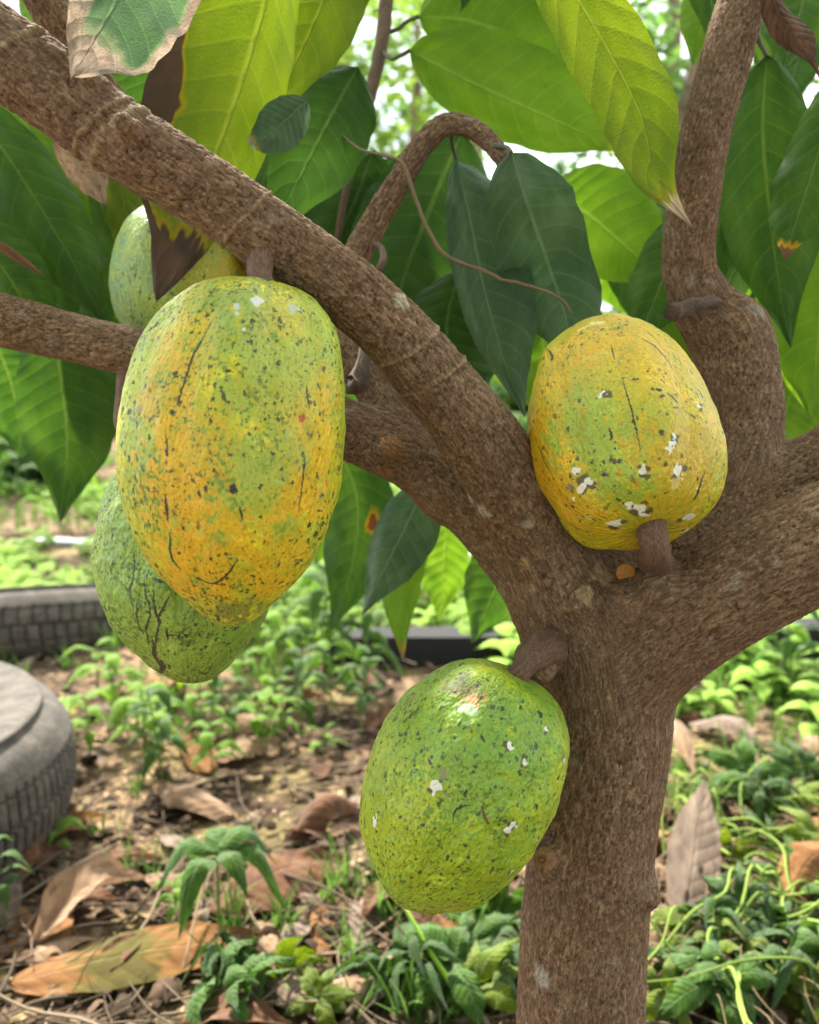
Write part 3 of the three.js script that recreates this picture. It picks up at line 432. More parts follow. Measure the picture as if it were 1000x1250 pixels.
// pts [px, py, depth]; wl / wr half widths in photo pixels; roll turns the blade about its midrib, away from facing the lens
function leaf(kind, pts, wl, wr, o = {}) {
  const w3 = pts.map(p => P(...p)), mid = pts[Math.floor(pts.length / 2)], k = mid[2] / F, T = w3[w3.length - 1].clone().sub(w3[0]).normalize(), toCam = V(0, EYE, 0).sub(w3[Math.floor(w3.length / 2)]).normalize();
  const N0 = toCam.sub(T.clone().multiplyScalar(toCam.dot(T))).normalize(), S = V().crossVectors(T, N0), a = o.roll ?? 0, face = N0.multiplyScalar(Math.cos(a)).addScaledVector(S, Math.sin(a));
  const m = mesh('leaf', bladeGeo(w3, wl * k, wr * k, face, { sd: pts[0][0] * 0.37 + pts[0][1] * 0.11, ...o }), leafMat(kind, o.dead), o.parent ?? tree);
  m.position.copy(w3[0]); if (o.label) m.userData.label = o.label;
  if (o.petiole) { const q = [...o.petiole, [...pts[0], 2.6]].map(PX), b = w3[0]; mesh('petiole', stemGeo(q.map(p => [p[0] - b.x, p[1] - b.y, p[2] - b.z, p[3]]), 14, 7, .05), petMat, m); }
  return m;
}
const petMat = new THREE.MeshStandardMaterial({ color: new THREE.Color(0.07, 0.075, 0.03), roughness: 0.8 });
const tipDead = (id, at, c, rim) => ({ id, k: .07, f: (x, v) => v - at, c, rim });
leaf('blue', [[240, -150, .47], [176, -55, .45], [124, 32, .43], [88, 95, .415]], 84, 52, { cup: .1, blunt: .6, dead: { id: 'edge', f: (x, v) => 1.0 * Math.max(v - 0.72, x - 0.45, -x - 0.86), k: .08, c: [170, 150, 126], rim: [120, 128, 90] }, label: 'green leaf with sky sheen in its colour and pale tan dead tip' });
leaf('olive', [[352, -100, .60], [322, 10, .60], [292, 110, .605], [258, 205, .607], [232, 285, .60], [191, 368, .585]], 56, 104, { cup: .22, blunt: .7, sd: 5, dead: { id: 'patch', f: (x, v) => Math.max(v - 0.80, x > 0 ? Math.min(x - 0.52 - 1.6 * Math.abs(v - 0.49), 0.3) : -1, x > 0 ? x - 0.84 - 2.0 * Math.max(0, 0.3 - v) : -1), k: .12, c: [74, 55, 38], rim: [140, 124, 10] }, label: 'yellow green leaf with brown dead margin and tip' });
leaf('olive', [[450, -100, .64], [410, -30, .64], [368, 62, .645], [326, 150, .65]], 48, 56, { cup: .3, roll: .2 });
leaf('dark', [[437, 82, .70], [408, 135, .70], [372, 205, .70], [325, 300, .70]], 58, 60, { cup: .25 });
leaf('blue', [[376, 122, .60], [352, 144, .596], [328, 164, .592], [303, 176, .59]], 30, 28, { cup: .1, blunt: 0, wave: .02, dead: tipDead('b1', .9, [170, 176, 150]) });
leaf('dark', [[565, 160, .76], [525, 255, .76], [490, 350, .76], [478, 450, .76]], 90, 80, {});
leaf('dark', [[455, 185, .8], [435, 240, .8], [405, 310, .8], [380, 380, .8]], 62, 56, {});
leaf('green', [[480, 190, .86], [470, 250, .86], [440, 320, .86], [420, 390, .86]], 55, 50, {});
leaf('lime', [[530, 296, .82], [506, 328, .82], [484, 362, .82], [470, 396, .82]], 34, 34, {});
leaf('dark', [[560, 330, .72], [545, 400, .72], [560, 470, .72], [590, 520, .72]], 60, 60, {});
leaf('blue', [[557, 194, .66], [572, 262, .65], [590, 350, .645], [614, 435, .64], [641, 510, .635]], 62, 34, { cup: .18, label: 'green leaf with sky sheen in its colour hanging beside the yellow pod', petiole: [[566, 150, .63, 3], [552, 165, .645, 2.8], [553, 180, .655, 2.6]] });
leaf('blue', [[624, 186, .580], [646, 255, .598], [672, 330, .655], [694, 400, .65], [700, 480, .65]], 60, 58, { cup: .2, roll: -.25, petiole: [[604, 178, .61, 4], [618, 180, .60, 3]] });

leaf('lime', [[500, 62, .72], [562, 94, .722], [640, 130, .725], [708, 160, .73], [758, 184, .735]], 66, 46, { cup: .12, dead: tipDead('y1', .97, [200, 170, 20], [190, 180, 20]), petiole: [[466, 62, .78, 3], [478, 72, .76, 2.6], [488, 68, .74, 2.4]] });
leaf('lime', [[511, 20, .77], [572, 26, .77], [645, 52, .77], [722, 92, .77]], 62, 42, { cup: .15, petiole: [[470, 40, .78, 3], [485, 36, .78, 2.6], [498, 26, .775, 2.4]] });
leaf('lime', [[560, -90, .80], [610, -40, .80], [670, 0, .80], [730, 30, .80]], 50, 50, {});
leaf('olive', [[628, -130, .56], [688, -30, .56], [742, 60, .56], [782, 140, .56], [804, 222, .556], [846, 278, .55]], 48, 50, { cup: .25, sd: 3, blunt: 1.3, dead: tipDead('t1', .86, [186, 164, 132], [120, 120, 20]), label: 'olive green leaf hanging down with pale dry curled tip' });
leaf('lime', [[668, 232, .80], [718, 262, .80], [770, 306, .80], [826, 350, .80]], 64, 56, { cup: .18 });
leaf('green', [[848, 244, .74], [822, 310, .74], [797, 370, .74], [770, 440, .74]], 44, 44, { roll: .3 });
leaf('green', [[936, 68, .66], [931, 150, .662], [938, 250, .666], [950, 340, .672], [966, 425, .68]], 62, 58, { cup: .2, petiole: [[915, 20, .61, 4], [926, 48, .63, 3.4]], label: 'large dark green leaf hanging beside the upright limb' });
leaf('green', [[1050, 60, .62], [1016, 140, .62], [988, 220, .62], [968, 282, .62], [958, 318, .62]], 44, 44, { roll: .3, dead: tipDead('t2', .87, [134, 96, 66], [214, 160, 20]) });
leaf('lime', [[1016, 240, .72], [1004, 330, .72], [998, 420, .72], [990, 514, .72]], 78, 72, { cup: .2 });
leaf('green', [[884, 180, .70], [880, 250, .70], [873, 315, .70], [864, 378, .70]], 26, 26, {});
leaf('lime', [[950, 240, .95], [915, 310, .95], [880, 390, .95]], 46, 46, {});
leaf('lime', [[880, -60, .8], [862, 10, .8], [845, 82, .8]], 34, 30, {});
leaf('brown', [[938, -25, .57], [953, 20, .57], [974, 55, .566], [1002, 96, .56]], 16, 18, { cup: 1.3, twist: 1.5, label: 'curled dead brown leaf' });
leaf('green', [[1000, -70, .7], [978, 10, .7], [955, 92, .7]], 50, 46, {});
leaf('lime', [[955, -60, .9], [945, 10, .9], [930, 80, .9]], 40, 40, {});
leaf('green', [[-70, 95, .66], [2, 180, .66], [55, 262, .66], [98, 335, .66], [134, 408, .665]], 46, 50, { cup: .35, sd: 8 });
leaf('lime', [[-40, 60, .72], [30, 150, .72], [80, 228, .72], [118, 300, .72]], 30, 28, { cup: .3 });
leaf('green', [[-70, 240, .64], [-10, 310, .64], [30, 370, .645], [62, 440, .65]], 44, 42, { cup: .3, roll: .3 });
leaf('olive', [[110, 120, .70], [138, 200, .70], [160, 280, .70], [172, 352, .70]], 32, 30, { cup: .3 });
leaf('green', [[50, 130, .74], [100, 205, .74], [150, 285, .74], [196, 370, .74]], 40, 46, { roll: .3 });
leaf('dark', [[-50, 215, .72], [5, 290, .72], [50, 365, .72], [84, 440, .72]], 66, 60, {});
leaf('green', [[180, 30, .72], [192, 110, .72], [172, 200, .72], [150, 290, .72]], 60, 56, {});
leaf('lime', [[40, -60, .85], [80, 20, .85], [120, 100, .85]], 56, 50, {});
leaf('dead', [[66, 168, .56], [92, 196, .56], [112, 222, .56], [131, 252, .555]], 26, 20, { cup: .3, label: 'tan dry leaf tip hanging under the long limb' });
leaf('tan', [[-30, 285, .6], [0, 300, .6], [30, 320, .6], [60, 341, .6]], 6, 6, { cup: .6 });
leaf('green', [[62, 395, .85], [76, 470, .85], [82, 550, .85], [74, 638, .85]], 62, 56, { cup: .25 });
leaf('green', [[-14, 400, .9], [14, 470, .9], [28, 560, .9]], 60, 56, {});
leaf('green', [[190, 300, .80], [160, 350, .80], [130, 410, .80]], 60, 50, {});
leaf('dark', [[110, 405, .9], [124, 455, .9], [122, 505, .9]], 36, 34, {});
leaf('green', [[412, 545, .9], [436, 610, .9], [430, 690, .9], [404, 770, .9]], 46, 46, { roll: .2, dead: { id: 'spot', f: (x, v) => 0.16 - Math.hypot(x + .4, (v - .45) * 3), c: [110, 56, 20], rim: [150, 120, 20] } });
leaf('blue', [[524, 580, .72], [500, 632, .72], [470, 692, .72], [442, 750, .72]], 40, 36, { roll: .3 });
leaf('lime', [[516, 585, .86], [500, 660, .86], [488, 735, .86], [492, 808, .85]], 26, 26, { dead: tipDead('t3', .93, [140, 110, 70]) });
leaf('lime', [[546, 620, 1.05], [542, 690, 1.05], [536, 760, 1.05]], 30, 30, {});
leaf('green', [[650, 640, .95], [610, 710, .95], [576, 785, .95]], 44, 44, {});
leaf('lime', [[400, 560, 1.0], [405, 620, 1.0], [385, 690, 1.0]], 44, 40, {});
leaf('lime', [[980, 440, .9], [960, 500, .9], [950, 560, .9]], 40, 40, {});
for (const [x, y, d, a, L, w] of [[660, 380, .9, .1, 150, 46], [610, 360, .95, .3, 150, 44], [495, 310, .92, .3, 120, 34], [440, 255, .98, -.2, 130, 34], [700, 250, 1.0, .5, 170, 38], [770, 330, .98, .7, 120, 34], [905, 280, .95, -.2, 170, 36], [975, 330, .92, .1, 200, 44], [940, 420, .96, .2, 130, 36], [90, 190, .92, .4, 150, 34], [30, 160, .95, .5, 170, 36], [170, 250, .96, .2, 130, 30], [640, 250, 1.0, .2, 140, 34], [395, 560, 1.05, .1, 130, 30]]) leaf('lime', [[x, y, d], [x + Math.sin(a) * L * .5, y + Math.cos(a) * L * .5, d], [x + Math.sin(a) * L, y + Math.cos(a) * L, d + .02]], w, w, { nv: 20, nu: 8, roll: a * .5 });
// smaller leaves filling the shade behind the limbs
{ const rs = seed; seed = 4242;
  const zones = [[-40, 180, 60, 400, 14, .8, 1.1], [180, 420, 40, 330, 12, .82, 1.05], [430, 640, 200, 430, 12, .85, 1.05], [300, 450, 60, 300, 9, .78, .95], [860, 1040, -20, 420, 11, .8, 1.05], [560, 1000, -160, -60, 6, .7, .9], [640, 840, 330, 450, 4, .88, 1.0]];
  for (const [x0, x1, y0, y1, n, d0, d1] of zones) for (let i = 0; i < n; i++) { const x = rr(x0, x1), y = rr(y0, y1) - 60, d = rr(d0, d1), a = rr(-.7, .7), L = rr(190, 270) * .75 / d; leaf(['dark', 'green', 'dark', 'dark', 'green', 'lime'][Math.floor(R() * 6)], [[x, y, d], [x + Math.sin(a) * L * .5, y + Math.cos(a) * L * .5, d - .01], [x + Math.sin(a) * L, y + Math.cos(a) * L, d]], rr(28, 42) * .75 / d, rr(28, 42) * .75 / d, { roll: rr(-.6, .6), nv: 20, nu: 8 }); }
  seed = rs; }
// ---------------------------------------------------------------- old tyres lying on the ground
const rubber = (() => { const a = tileNoise(61); const m = tex(512, 512, (u, v) => { const n = 0.4 * a(u, v, 6, 6) + 0.35 * a(u, v, 30, 30) + 0.25 * a(u, v, 120, 120); return lerp3([52, 47, 40], [84, 76, 65], sstep(.2, .8, n)); }); return new THREE.MeshStandardMaterial({ map: m, roughness: 0.92 }); })();
function tyre(label, R0, hgt, blocks) {
  const g = thing('old_tyre', label, 'tyre', 'old tyres on the ground'), h = hgt / 2, rim = R0 * 0.62;
  // profile round the tyre: [radius, height, part]
  const side = (s) => [[rim, s * h * .55], [rim + .012, s * h * .82], [rim + (R0 - rim) * .3, s * h * .97], [rim + (R0 - rim) * .55, s * h * 1.0], [rim + (R0 - rim) * .62, s * h * 1.015], [rim + (R0 - rim) * .66, s * h * .99], [R0 - .045, s * h * .92], [R0 - .026, s * h * .80], [R0 - .012, s * h * .62], [R0 - .006, s * h * .52]];
  const ring = (name, prof, groove, mat) => {
    const nu = 1440, pos = [], uv = [], idx = [], n = prof.length;
    for (let i = 0; i <= nu; i++) { const th = i / nu * 2 * Math.PI; prof.forEach((p, k) => { const r = p[0] + (groove ? groove(th, k / (n - 1), p) : 0); pos.push(r * Math.cos(th), p[1], r * Math.sin(th)); uv.push(i / nu * 14, k / (n - 1)); }); }
    for (let i = 0; i < nu; i++) for (let k = 0; k < n - 1; k++) { const a = i * n + k, b = a + n; idx.push(a, b, a + 1, a + 1, b, b + 1); }
    mesh(name, geom(pos, idx, uv), mat, g);
  };
  const fine = (pr, m) => { const c = new THREE.CatmullRomCurve3(pr.map(p => V(p[0], p[1], 0)), false, 'centripetal'); return c.getPoints(m).map(p => [p.x, p.y]); };
  ring('sidewall', fine(side(1), 26), null, rubber); ring('sidewall', fine(side(-1), 26), null, rubber);
  ring('inner_lining', fine([[rim, h * .55], [rim + .05, h * .7], [R0 - .03, h * .5], [R0 - .02, 0], [R0 - .03, -h * .5], [rim + .05, -h * .7], [rim, -h * .55]], 20), null, rubber);
  const tr = []; for (let k = 0; k <= 40; k++) { const s = k / 40 * 2 - 1; tr.push([R0 - .006 + .008 * (1 - s * s), -s * h * .52]); }
  ring('tread', tr, (th, v) => { const s = Math.abs(v * 2 - 1), f = (th / (2 * Math.PI) * blocks + (s > .5 ? .35 * (s - .5) : 0) + (v > .5 ? .5 : 0)) % 1, slot = sstep(.11, .05, Math.min(f, 1 - f)), rib = sstep(.03, .016, Math.abs(s - .05)) + sstep(.03, .016, Math.abs(s - .82)); return -.007 * Math.min(1, slot + rib); }, rubber);
  return g;
}
{ const t = tyre('worn grey tyre lying flat on the soil with its upper sidewall showing', .35, .20, 120); t.position.set(-.845, .10, -1.19); t.rotation.set(.03, .4, -.03);
  const u = tyre('dusty tyre lying behind the other one, showing its ribbed tread', .33, .19, 64); u.position.set(-1.08, .02, -2.32); u.rotation.set(-.24, 1.3, .10, 'ZXY'); }

// ---------------------------------------------------------------- timber and boards edging the plot
const slabTex = (a, b) => { const n = tileNoise(71); return tex(256, 256, (u, v) => lerp3(a, b, clamp(.5 * n(u, v, 4, 40) + .3 * n(u, v, 16, 90) + .2 * n(u, v, 90, 90)))); };
function beam(name, label, cat, a, b, w, h, mat, lift = 0) {
  const d = b.clone().sub(a), L = d.length(), g = new THREE.BoxGeometry(L, h, w, 60, 3, 3), p = g.attributes.position;
  for (let i = 0; i < p.count; i++) { const x = p.getX(i); p.setY(i, p.getY(i) * (1 + .1 * N3(x * 3, p.getZ(i) * 9, 2)) + .012 * N3(x * 1.1, 4, 4)); p.setZ(i, p.getZ(i) * (1 + .12 * N3(x * 4, p.getY(i) * 9, 7)) + .02 * N3(x * .9, 8, 1)); }
  g.computeVertexNormals(); const m = tag(mesh(name, g, mat), label, cat); m.position.copy(a).add(b).multiplyScalar(.5).setY(h / 2 - .01 + lift); m.rotation.y = Math.atan2(-d.z, d.x); return m;
}
const blackMat = new THREE.MeshStandardMaterial({ map: slabTex([12, 12, 12], [32, 31, 29]), roughness: .95 }), greyMat = new THREE.MeshStandardMaterial({ map: slabTex([96, 98, 98], [158, 160, 160]), roughness: .85 });
beam('edging_beam', 'long black beam lying across the plot behind the trunk', 'beam', onGround(395, 812), onGround(1060, 792), .10, .085, blackMat);
beam('grey_board', 'weathered grey board lying flat beyond the black beam', 'board', onGround(380, 722), onGround(660, 716), .12, .04, greyMat);
beam('grey_board', 'grey plank lying behind the tyres', 'board', onGround(30, 668), onGround(230, 672), .10, .05, greyMat);
beam('grey_board', 'narrow grey board lying far beyond the black beam', 'board', onGround(400, 688), onGround(700, 684), .12, .05, greyMat);

// ---------------------------------------------------------------- fallen leaves
function fallen(kind, label, a, b, wpx, o = {}) {
  const p0 = onGround(a[0], a[1]), p1 = onGround(b[0], b[1]); p0.y = gh(p0.x, p0.z) + (o.h0 ?? .012); p1.y = gh(p1.x, p1.z) + (o.h1 ?? .012);
  const m = p0.clone().lerp(p1, .5); m.y += o.arch ?? .02; const dist = m.distanceTo(camera.position), w = wpx * dist / F, face = (o.face ?? V(0, 1, .15)).clone().normalize();
  const me = mesh('fallen_leaf', bladeGeo([p0, m, p1], w, w * (o.asym ?? 1), face, { cup: o.cup ?? .35, wave: o.wave ?? .16, sd: a[0], twist: o.twist ?? .3, blunt: .7, curl: o.curl ?? .2 }), leafMat(kind, o.dead)); me.position.copy(p0);
  return tag(me, label, 'fallen leaf', o.group);
}
fallen('tan', 'long olive and tan leaf lying flat on the litter below the hanging pods', [10, 1208], [338, 1156], 40, { cup: .2, arch: .012, wave: .06, dead: { id: 'ol', f: (x, v) => .13 - Math.abs(v - .40) * .9, c: [84, 78, 34], rim: [104, 82, 40] } });
fallen('dead', 'curled pale brown leaf lying beside the long olive leaf', [44, 1160], [178, 1098], 26, { cup: -.5, arch: .035, h1: .03 });
fallen('brown', 'dark brown leaf lying beneath the seedling', [255, 1120], [420, 1060], 40, { cup: .3 });
fallen('brown', 'reddish brown curled leaf in the litter beside the low pod', [350, 1035], [452, 1005], 22, { cup: .8, arch: .05 });
fallen('brown', 'brown leaf standing on edge beside the front tyre', [18, 1095], [64, 1050], 14, { face: V(.5, .4, .7), h0: .02, h1: .06, cup: .5 });
fallen('dead', 'pale leaf lying behind the seedling', [255, 930], [345, 915], 20, {});
fallen('tan', 'tan rolled leaf lying across the litter', [300, 875], [405, 855], 14, { cup: .9, arch: .03 });
fallen('grey', 'grey leaf propped upright against the weeds beside the trunk', [834, 1172], [856, 1062], 28, { face: V(-.2, .35, .93), h0: .02, h1: .125, arch: .01, cup: .1, wave: .04, twist: 0, curl: 0, dead: { id: 'holes', k: .03, f: (x, v) => Math.max(.10 - Math.hypot(x + .1, (v - .2) * 3.4), .09 - Math.hypot(x - .3, (v - .36) * 3.4)), c: [44, 36, 28], rim: [80, 68, 56] } });
fallen('grey', 'broad grey leaf lying behind the trunk', [842, 890], [930, 920], 20, { cup: .3, arch: .03 });
fallen('tan', 'orange brown curled leaf among the pulled weeds', [955, 1140], [1015, 1100], 24, { cup: .9, h0: .04, h1: .07, face: V(-.3, .6, .7) });
fallen('dead', 'pale yellow wilted leaf leaning on the trunk side of the weeds', [812, 930], [846, 985], 12, { h0: .09, h1: .05, cup: .5 });
{ const rs = seed; seed = 99; const kinds = ['brown', 'dead', 'grey', 'tan', 'brown', 'dead']; const forms = kinds.map((k, i) => { const L = rr(.09, .17); return mesh('litter_form', bladeGeo([V(0, 0, 0), V(rr(-.01, .01), rr(.008, .03), L / 2), V(rr(-.02, .02), rr(0, .015), L)], L * .2, L * .2, V(0, 1, 0), { nu: 8, nv: 16, cup: rr(-.4, .8), wave: .22, sd: i * 5, twist: rr(-.6, .6), curl: rr(0, .5) }), leafMat(k)); });
  forms.forEach(f => scene.remove(f)); taken.litter_form = undefined;
  for (let i = 0; i < 170; i++) { const near = i < 60, x = rr(-1, 1), d = near ? rr(.8, 1.5) : .9 + 3.6 * Math.pow(R(), 1.6), k6 = Math.floor(R() * 6), f = forms[k6].clone(); f.name = numbered('litter_leaf'); f.position.set(x * d * .62, 0, -d); f.position.y = gh(f.position.x, f.position.z) + .006; f.rotation.set(rr(-.25, .25), rr(0, 6.28), rr(-.3, .3)); f.scale.setScalar(rr(.7, 1.25)); scene.add(f); tag(f, ['dark brown dry leaf', 'pale curled dry leaf', 'greyish dry leaf', 'tan dry leaf', 'broad brown dry leaf', 'pale brown dry leaf'][k6] + ' ' + (d > 2.1 ? 'beyond the black beam' : d > 1.5 ? 'on the soil behind the trunk and tyres' : x < -.35 ? 'on the soil by the front tyre' : x < .25 ? 'under the hanging pods' : 'under the pulled weeds'), 'fallen leaf', 'dry leaves of the leaf litter'); }
  seed = rs; }

// ---------------------------------------------------------------- litter crumbs, twigs and low green cover
const M4 = new THREE.Matrix4(), Q = new THREE.Quaternion(), E = new THREE.Euler();
function scatter(name, label, cat, geo, mat, list) {
  const m = new THREE.InstancedMesh(geo, mat, list.length); m.name = numbered(name); m.castShadow = m.receiveShadow = true;
  list.forEach((p, i) => { M4.compose(V(p.x, p.y, p.z), Q.setFromEuler(E.set(p.rx ?? 0, p.ry ?? 0, p.rz ?? 0, 'YXZ')), V(p.s, p.sy ?? p.s, p.s)); m.setMatrixAt(i, M4); if (p.c) m.setColorAt(i, p.c); });
  scene.add(m); return tag(m, label, cat, null, 'stuff');
}
const plain = (r, g, b, t = 0) => new THREE.MeshPhysicalMaterial({ color: new THREE.Color(r, g, b), roughness: .95, specularIntensity: .2, transmission: t, side: THREE.DoubleSide });
function bladesGeo(n, h, w, lean, sd) { // a tuft of grass blades
  const gs = []; const rs = seed; seed = sd; for (let i = 0; i < n; i++) { const a = rr(0, 6.28), l = h * rr(.5, 1), k = lean * rr(.3, 1), pos = [], idx = [], m = 6, ca = Math.cos(a), sa = Math.sin(a), ox = rr(-.01, .01), oz = rr(-.01, .01); for (let j = 0; j <= m; j++) { const v = j / m, q = k * v * v * l, ww = w * (1 - v * v * .95), y = l * (v - .25 * k * v * v); pos.push(ox + ca * q - sa * ww, y, oz + sa * q + ca * ww, ox + ca * q, y - ww * .5, oz + sa * q, ox + ca * q + sa * ww, y, oz + sa * q - ca * ww); } for (let j = 0; j < m; j++) { const b = j * 3; idx.push(b, b + 1, b + 3, b + 1, b + 4, b + 3, b + 1, b + 2, b + 4, b + 2, b + 5, b + 4); } gs.push(geom(pos, idx)); } seed = rs; return mergeGeometries(gs);
}
function sprigGeo(n, L, sd, droop = .5) { // a sprig of small leaves round a short stem
  const rs = seed; seed = sd; const gs = []; for (let i = 0; i < n; i++) { const a = i * 2.4 + rr(-.3, .3), l = L * rr(.6, 1.1), y = L * .9 * i / n, g = bladeGeo([V(0, y, 0), V(Math.cos(a) * l * .5, y + l * .22, Math.sin(a) * l * .5), V(Math.cos(a) * l, y + l * (.2 - droop * rr(.3, 1)), Math.sin(a) * l)], l * .26, l * .26, V(0, 1, 0), { nu: 4, nv: 7, cup: .2, wave: .1, sd: i }); g.translate(0, y, 0); g.deleteAttribute('uv'); gs.push(g); } seed = rs; return mergeGeometries(gs);
}
{ const rs = seed; seed = 2024;
  const crumb = bladeGeo([V(0, 0, 0), V(0, .006, .012), V(.002, .002, .026)], .008, .007, V(0, 1, 0), { nu: 4, nv: 5, cup: .4, wave: .3 }); crumb.deleteAttribute('uv');
  const cr = []; for (let i = 0; i < 6500; i++) { const d = .7 + 4.5 * Math.pow(R(), 1.7), x = rr(-1, 1) * d * .75, z = -d, t = R(), b = rr(.35, 1.0); cr.push({ x, y: gh(x, z) + rr(.001, .008), z, rx: rr(-.5, .5), ry: rr(0, 6.3), rz: rr(-.6, .6), s: rr(.4, 1.6), c: t < .5 ? new THREE.Color(.11 * b, .072 * b, .045 * b) : t < .68 ? new THREE.Color(.22 * b, .165 * b, .11 * b) : new THREE.Color(.05 * b, .034 * b, .022 * b) }); }
  scatter('litter_crumbs', 'small crumbs of dry leaf scattered over the soil', 'leaf litter', crumb, plain(1, 1, 1), cr);
  const tw = stemGeo([[0, 0, 0, .0013], [.03, .004, .003, .0012], [.07, .004, -.003, .001], [.12, .006, .001, .0006]], 10, 5, .2); const tl = []; for (let i = 0; i < 900; i++) { const d = .75 + 3 * Math.pow(R(), 1.6), x = rr(-1, 1) * d * .7, z = -d; tl.push({ x, y: gh(x, z) + rr(.004, .02), z, ry: rr(0, 6.3), rz: rr(-.15, .15), s: rr(.5, 1.7), c: new THREE.Color().setRGB(.10, .075, .05).multiplyScalar(rr(.5, 1.8)) }); }
  scatter('twig_litter', 'thin dry twigs scattered over the leaf litter', 'twigs', tw, plain(1, 1, 1), tl);
  const tuft = bladesGeo(9, .09, .0022, .7, 5), gl = []; for (let i = 0; i < 4200; i++) { const d = .8 + 6 * Math.pow(R(), 1.1), x = rr(-1, 1) * d * .8, z = -d; if (fbm(x * 1.1, 5, z * 1.1, 2) < -.06 + (d < 1.6 ? .10 : 0) || (d < 1.35 && x < -.05 && R() < .8)) continue; const b = rr(.6, 1.5); gl.push({ x, y: gh(x, z) - .004, z, ry: rr(0, 6.3), s: rr(.35, 1.25), c: new THREE.Color(.10 * b, .19 * b, .03 * b) }); }
  scatter('grass', 'thin grass tufts growing through the litter', 'grass', tuft, plain(1, 1, 1, .4), gl);
  const sp = sprigGeo(9, .05, 9), sl = []; for (let i = 0; i < 2600; i++) { const d = 1.5 + 8 * Math.pow(R(), 1.2), x = rr(-1, 1) * d * .85, z = -d; if (fbm(x * .8 + 4, 5, z * .8, 2) < (d < 2.2 ? .06 : -.05)) continue; const b = rr(.6, 1.5); sl.push({ x, y: gh(x, z) - .002, z, ry: rr(0, 6.3), rx: rr(-.2, .2), s: rr(.6, 2.2), c: new THREE.Color(.19 * b, .31 * b, .045 * b) }); }
  scatter('ground_cover', 'low bright green weeds covering the sunlit ground', 'weeds', sp, plain(1, 1, 1, .45), sl);
  seed = rs; }

// ---------------------------------------------------------------- single weeds and seedlings
const stemGreen = plain(.12, .19, .04), weedLeafMats = { ...Object.fromEntries(['green', 'lime', 'dark', 'olive'].map(k => { const m = leafMat(k).clone(); m.clearcoat = .04; return [k, m]; })) };
function weed(label, group, nL, h, L, kind, sd, o = {}) {
  const g = thing('weed_plant', label, 'plant', group), rs = seed; seed = sd; const bx = rr(-.2, .2) * h, bz = rr(-.1, .2) * h;
  mesh('stem', stemGeo([[0, -.01, 0, .0024], [bx * .4, h * .5, bz * .3, .002], [bx, h, bz, .0013]], 12, 6, .05), stemGreen, g);
  for (let i = 0; i < nL; i++) { const v = mix(o.low ?? .35, 1, (i + 1) / nL), a = (o.a0 ?? 0) + i * 2.4 + rr(-.3, .3), l = L * rr(.7, 1.1), y = h * v, dr = o.droop ?? .35, m = mesh('leaf', bladeGeo([V(0, 0, 0), V(Math.cos(a) * l * .5, l * .16, Math.sin(a) * l * .5), V(Math.cos(a) * l, -l * dr * rr(.4, 1.3), Math.sin(a) * l)], l * (o.wide ?? .17), l * (o.wide ?? .17), V(0, 1, .2), { nu: 6, nv: 14, cup: .3, wave: o.wave ?? .14, twist: rr(-1, 1) * (o.tw ?? .4), sd: i + sd }), weedLeafMats[kind], g); m.position.set(bx * v * v, y, bz * v * v); }
  seed = rs; return g;
}
const put = (g, px, py, s = 1, ry = 0) => { const p = onGround(px, py); g.position.set(p.x, gh(p.x, p.z) - .003, p.z); g.scale.setScalar(s); g.rotation.y = ry; return g; };
put(weed('dark green seedling with drooping lance leaves growing in the litter', null, 6, .13, .085, 'green', 11, { droop: .75, low: .85, wide: .2 }), 268, 1150, 1.0, .2);
const WG = 'bright leafy weeds beyond the tyres', WL = 'bright green leafy weed growing in the open ground beyond the tree';
const w1 = weed(WL, WG, 9, .16, .09, 'lime', 21), w2 = weed(WL, WG, 7, .11, .08, 'lime', 31, { droop: .2 }), w3 = weed(WL, WG, 11, .24, .10, 'green', 41, { droop: .5 });
const spots = [[180, 935, 1.1], [235, 905, 1.2], [285, 925, .9], [140, 890, 1.1], [330, 880, .9], [385, 850, 1.5], [420, 835, 1.6], [365, 820, 1.6], [300, 800, 1.5], [250, 830, 1.3], [120, 850, 1.2], [440, 900, .8], [345, 915, .8], [60, 660, 2.0], [20, 650, 2.4], [95, 650, 2.2], [400, 760, 1.8], [350, 770, 2], [905, 815, 1.2], [950, 830, 1.6], [970, 860, 1.3], [880, 830, 1.0], [560, 740, 1.6], [500, 735, 1.6], [600, 730, 1.8], [70, 1040, .7], [10, 1130, .6], [215, 1130, .5], [505, 1080, .6], [200, 960, .9], [260, 950, .8], [310, 905, 1], [370, 895, .9], [405, 870, 1.1], [165, 905, 1], [225, 860, 1.2], [335, 845, 1.3], [290, 860, 1.2], [440, 850, 1.2], [110, 925, .9], [395, 930, .7]];
{ const src = [w1, w2, w3]; spots.forEach(([x, y, s], i) => { const o = i < 3 ? src[i] : copyOf(src[i % 3], 'weed_plant'); put(o, x, y, s * .85, i * 1.9); o.userData.label = ['low leafy weed with arched leaves', 'short lime green weed', 'tall leafy green weed'][i % 3] + ' ' + (y > 1000 ? 'among the dry leaves' : x > 850 ? 'behind the trunk near the black beam' : y < 700 ? 'beyond the tyres' : y < 780 ? 'beyond the black beam' : x < 300 ? 'between the tyres and the hanging pods' : 'behind the seedling'); }); }
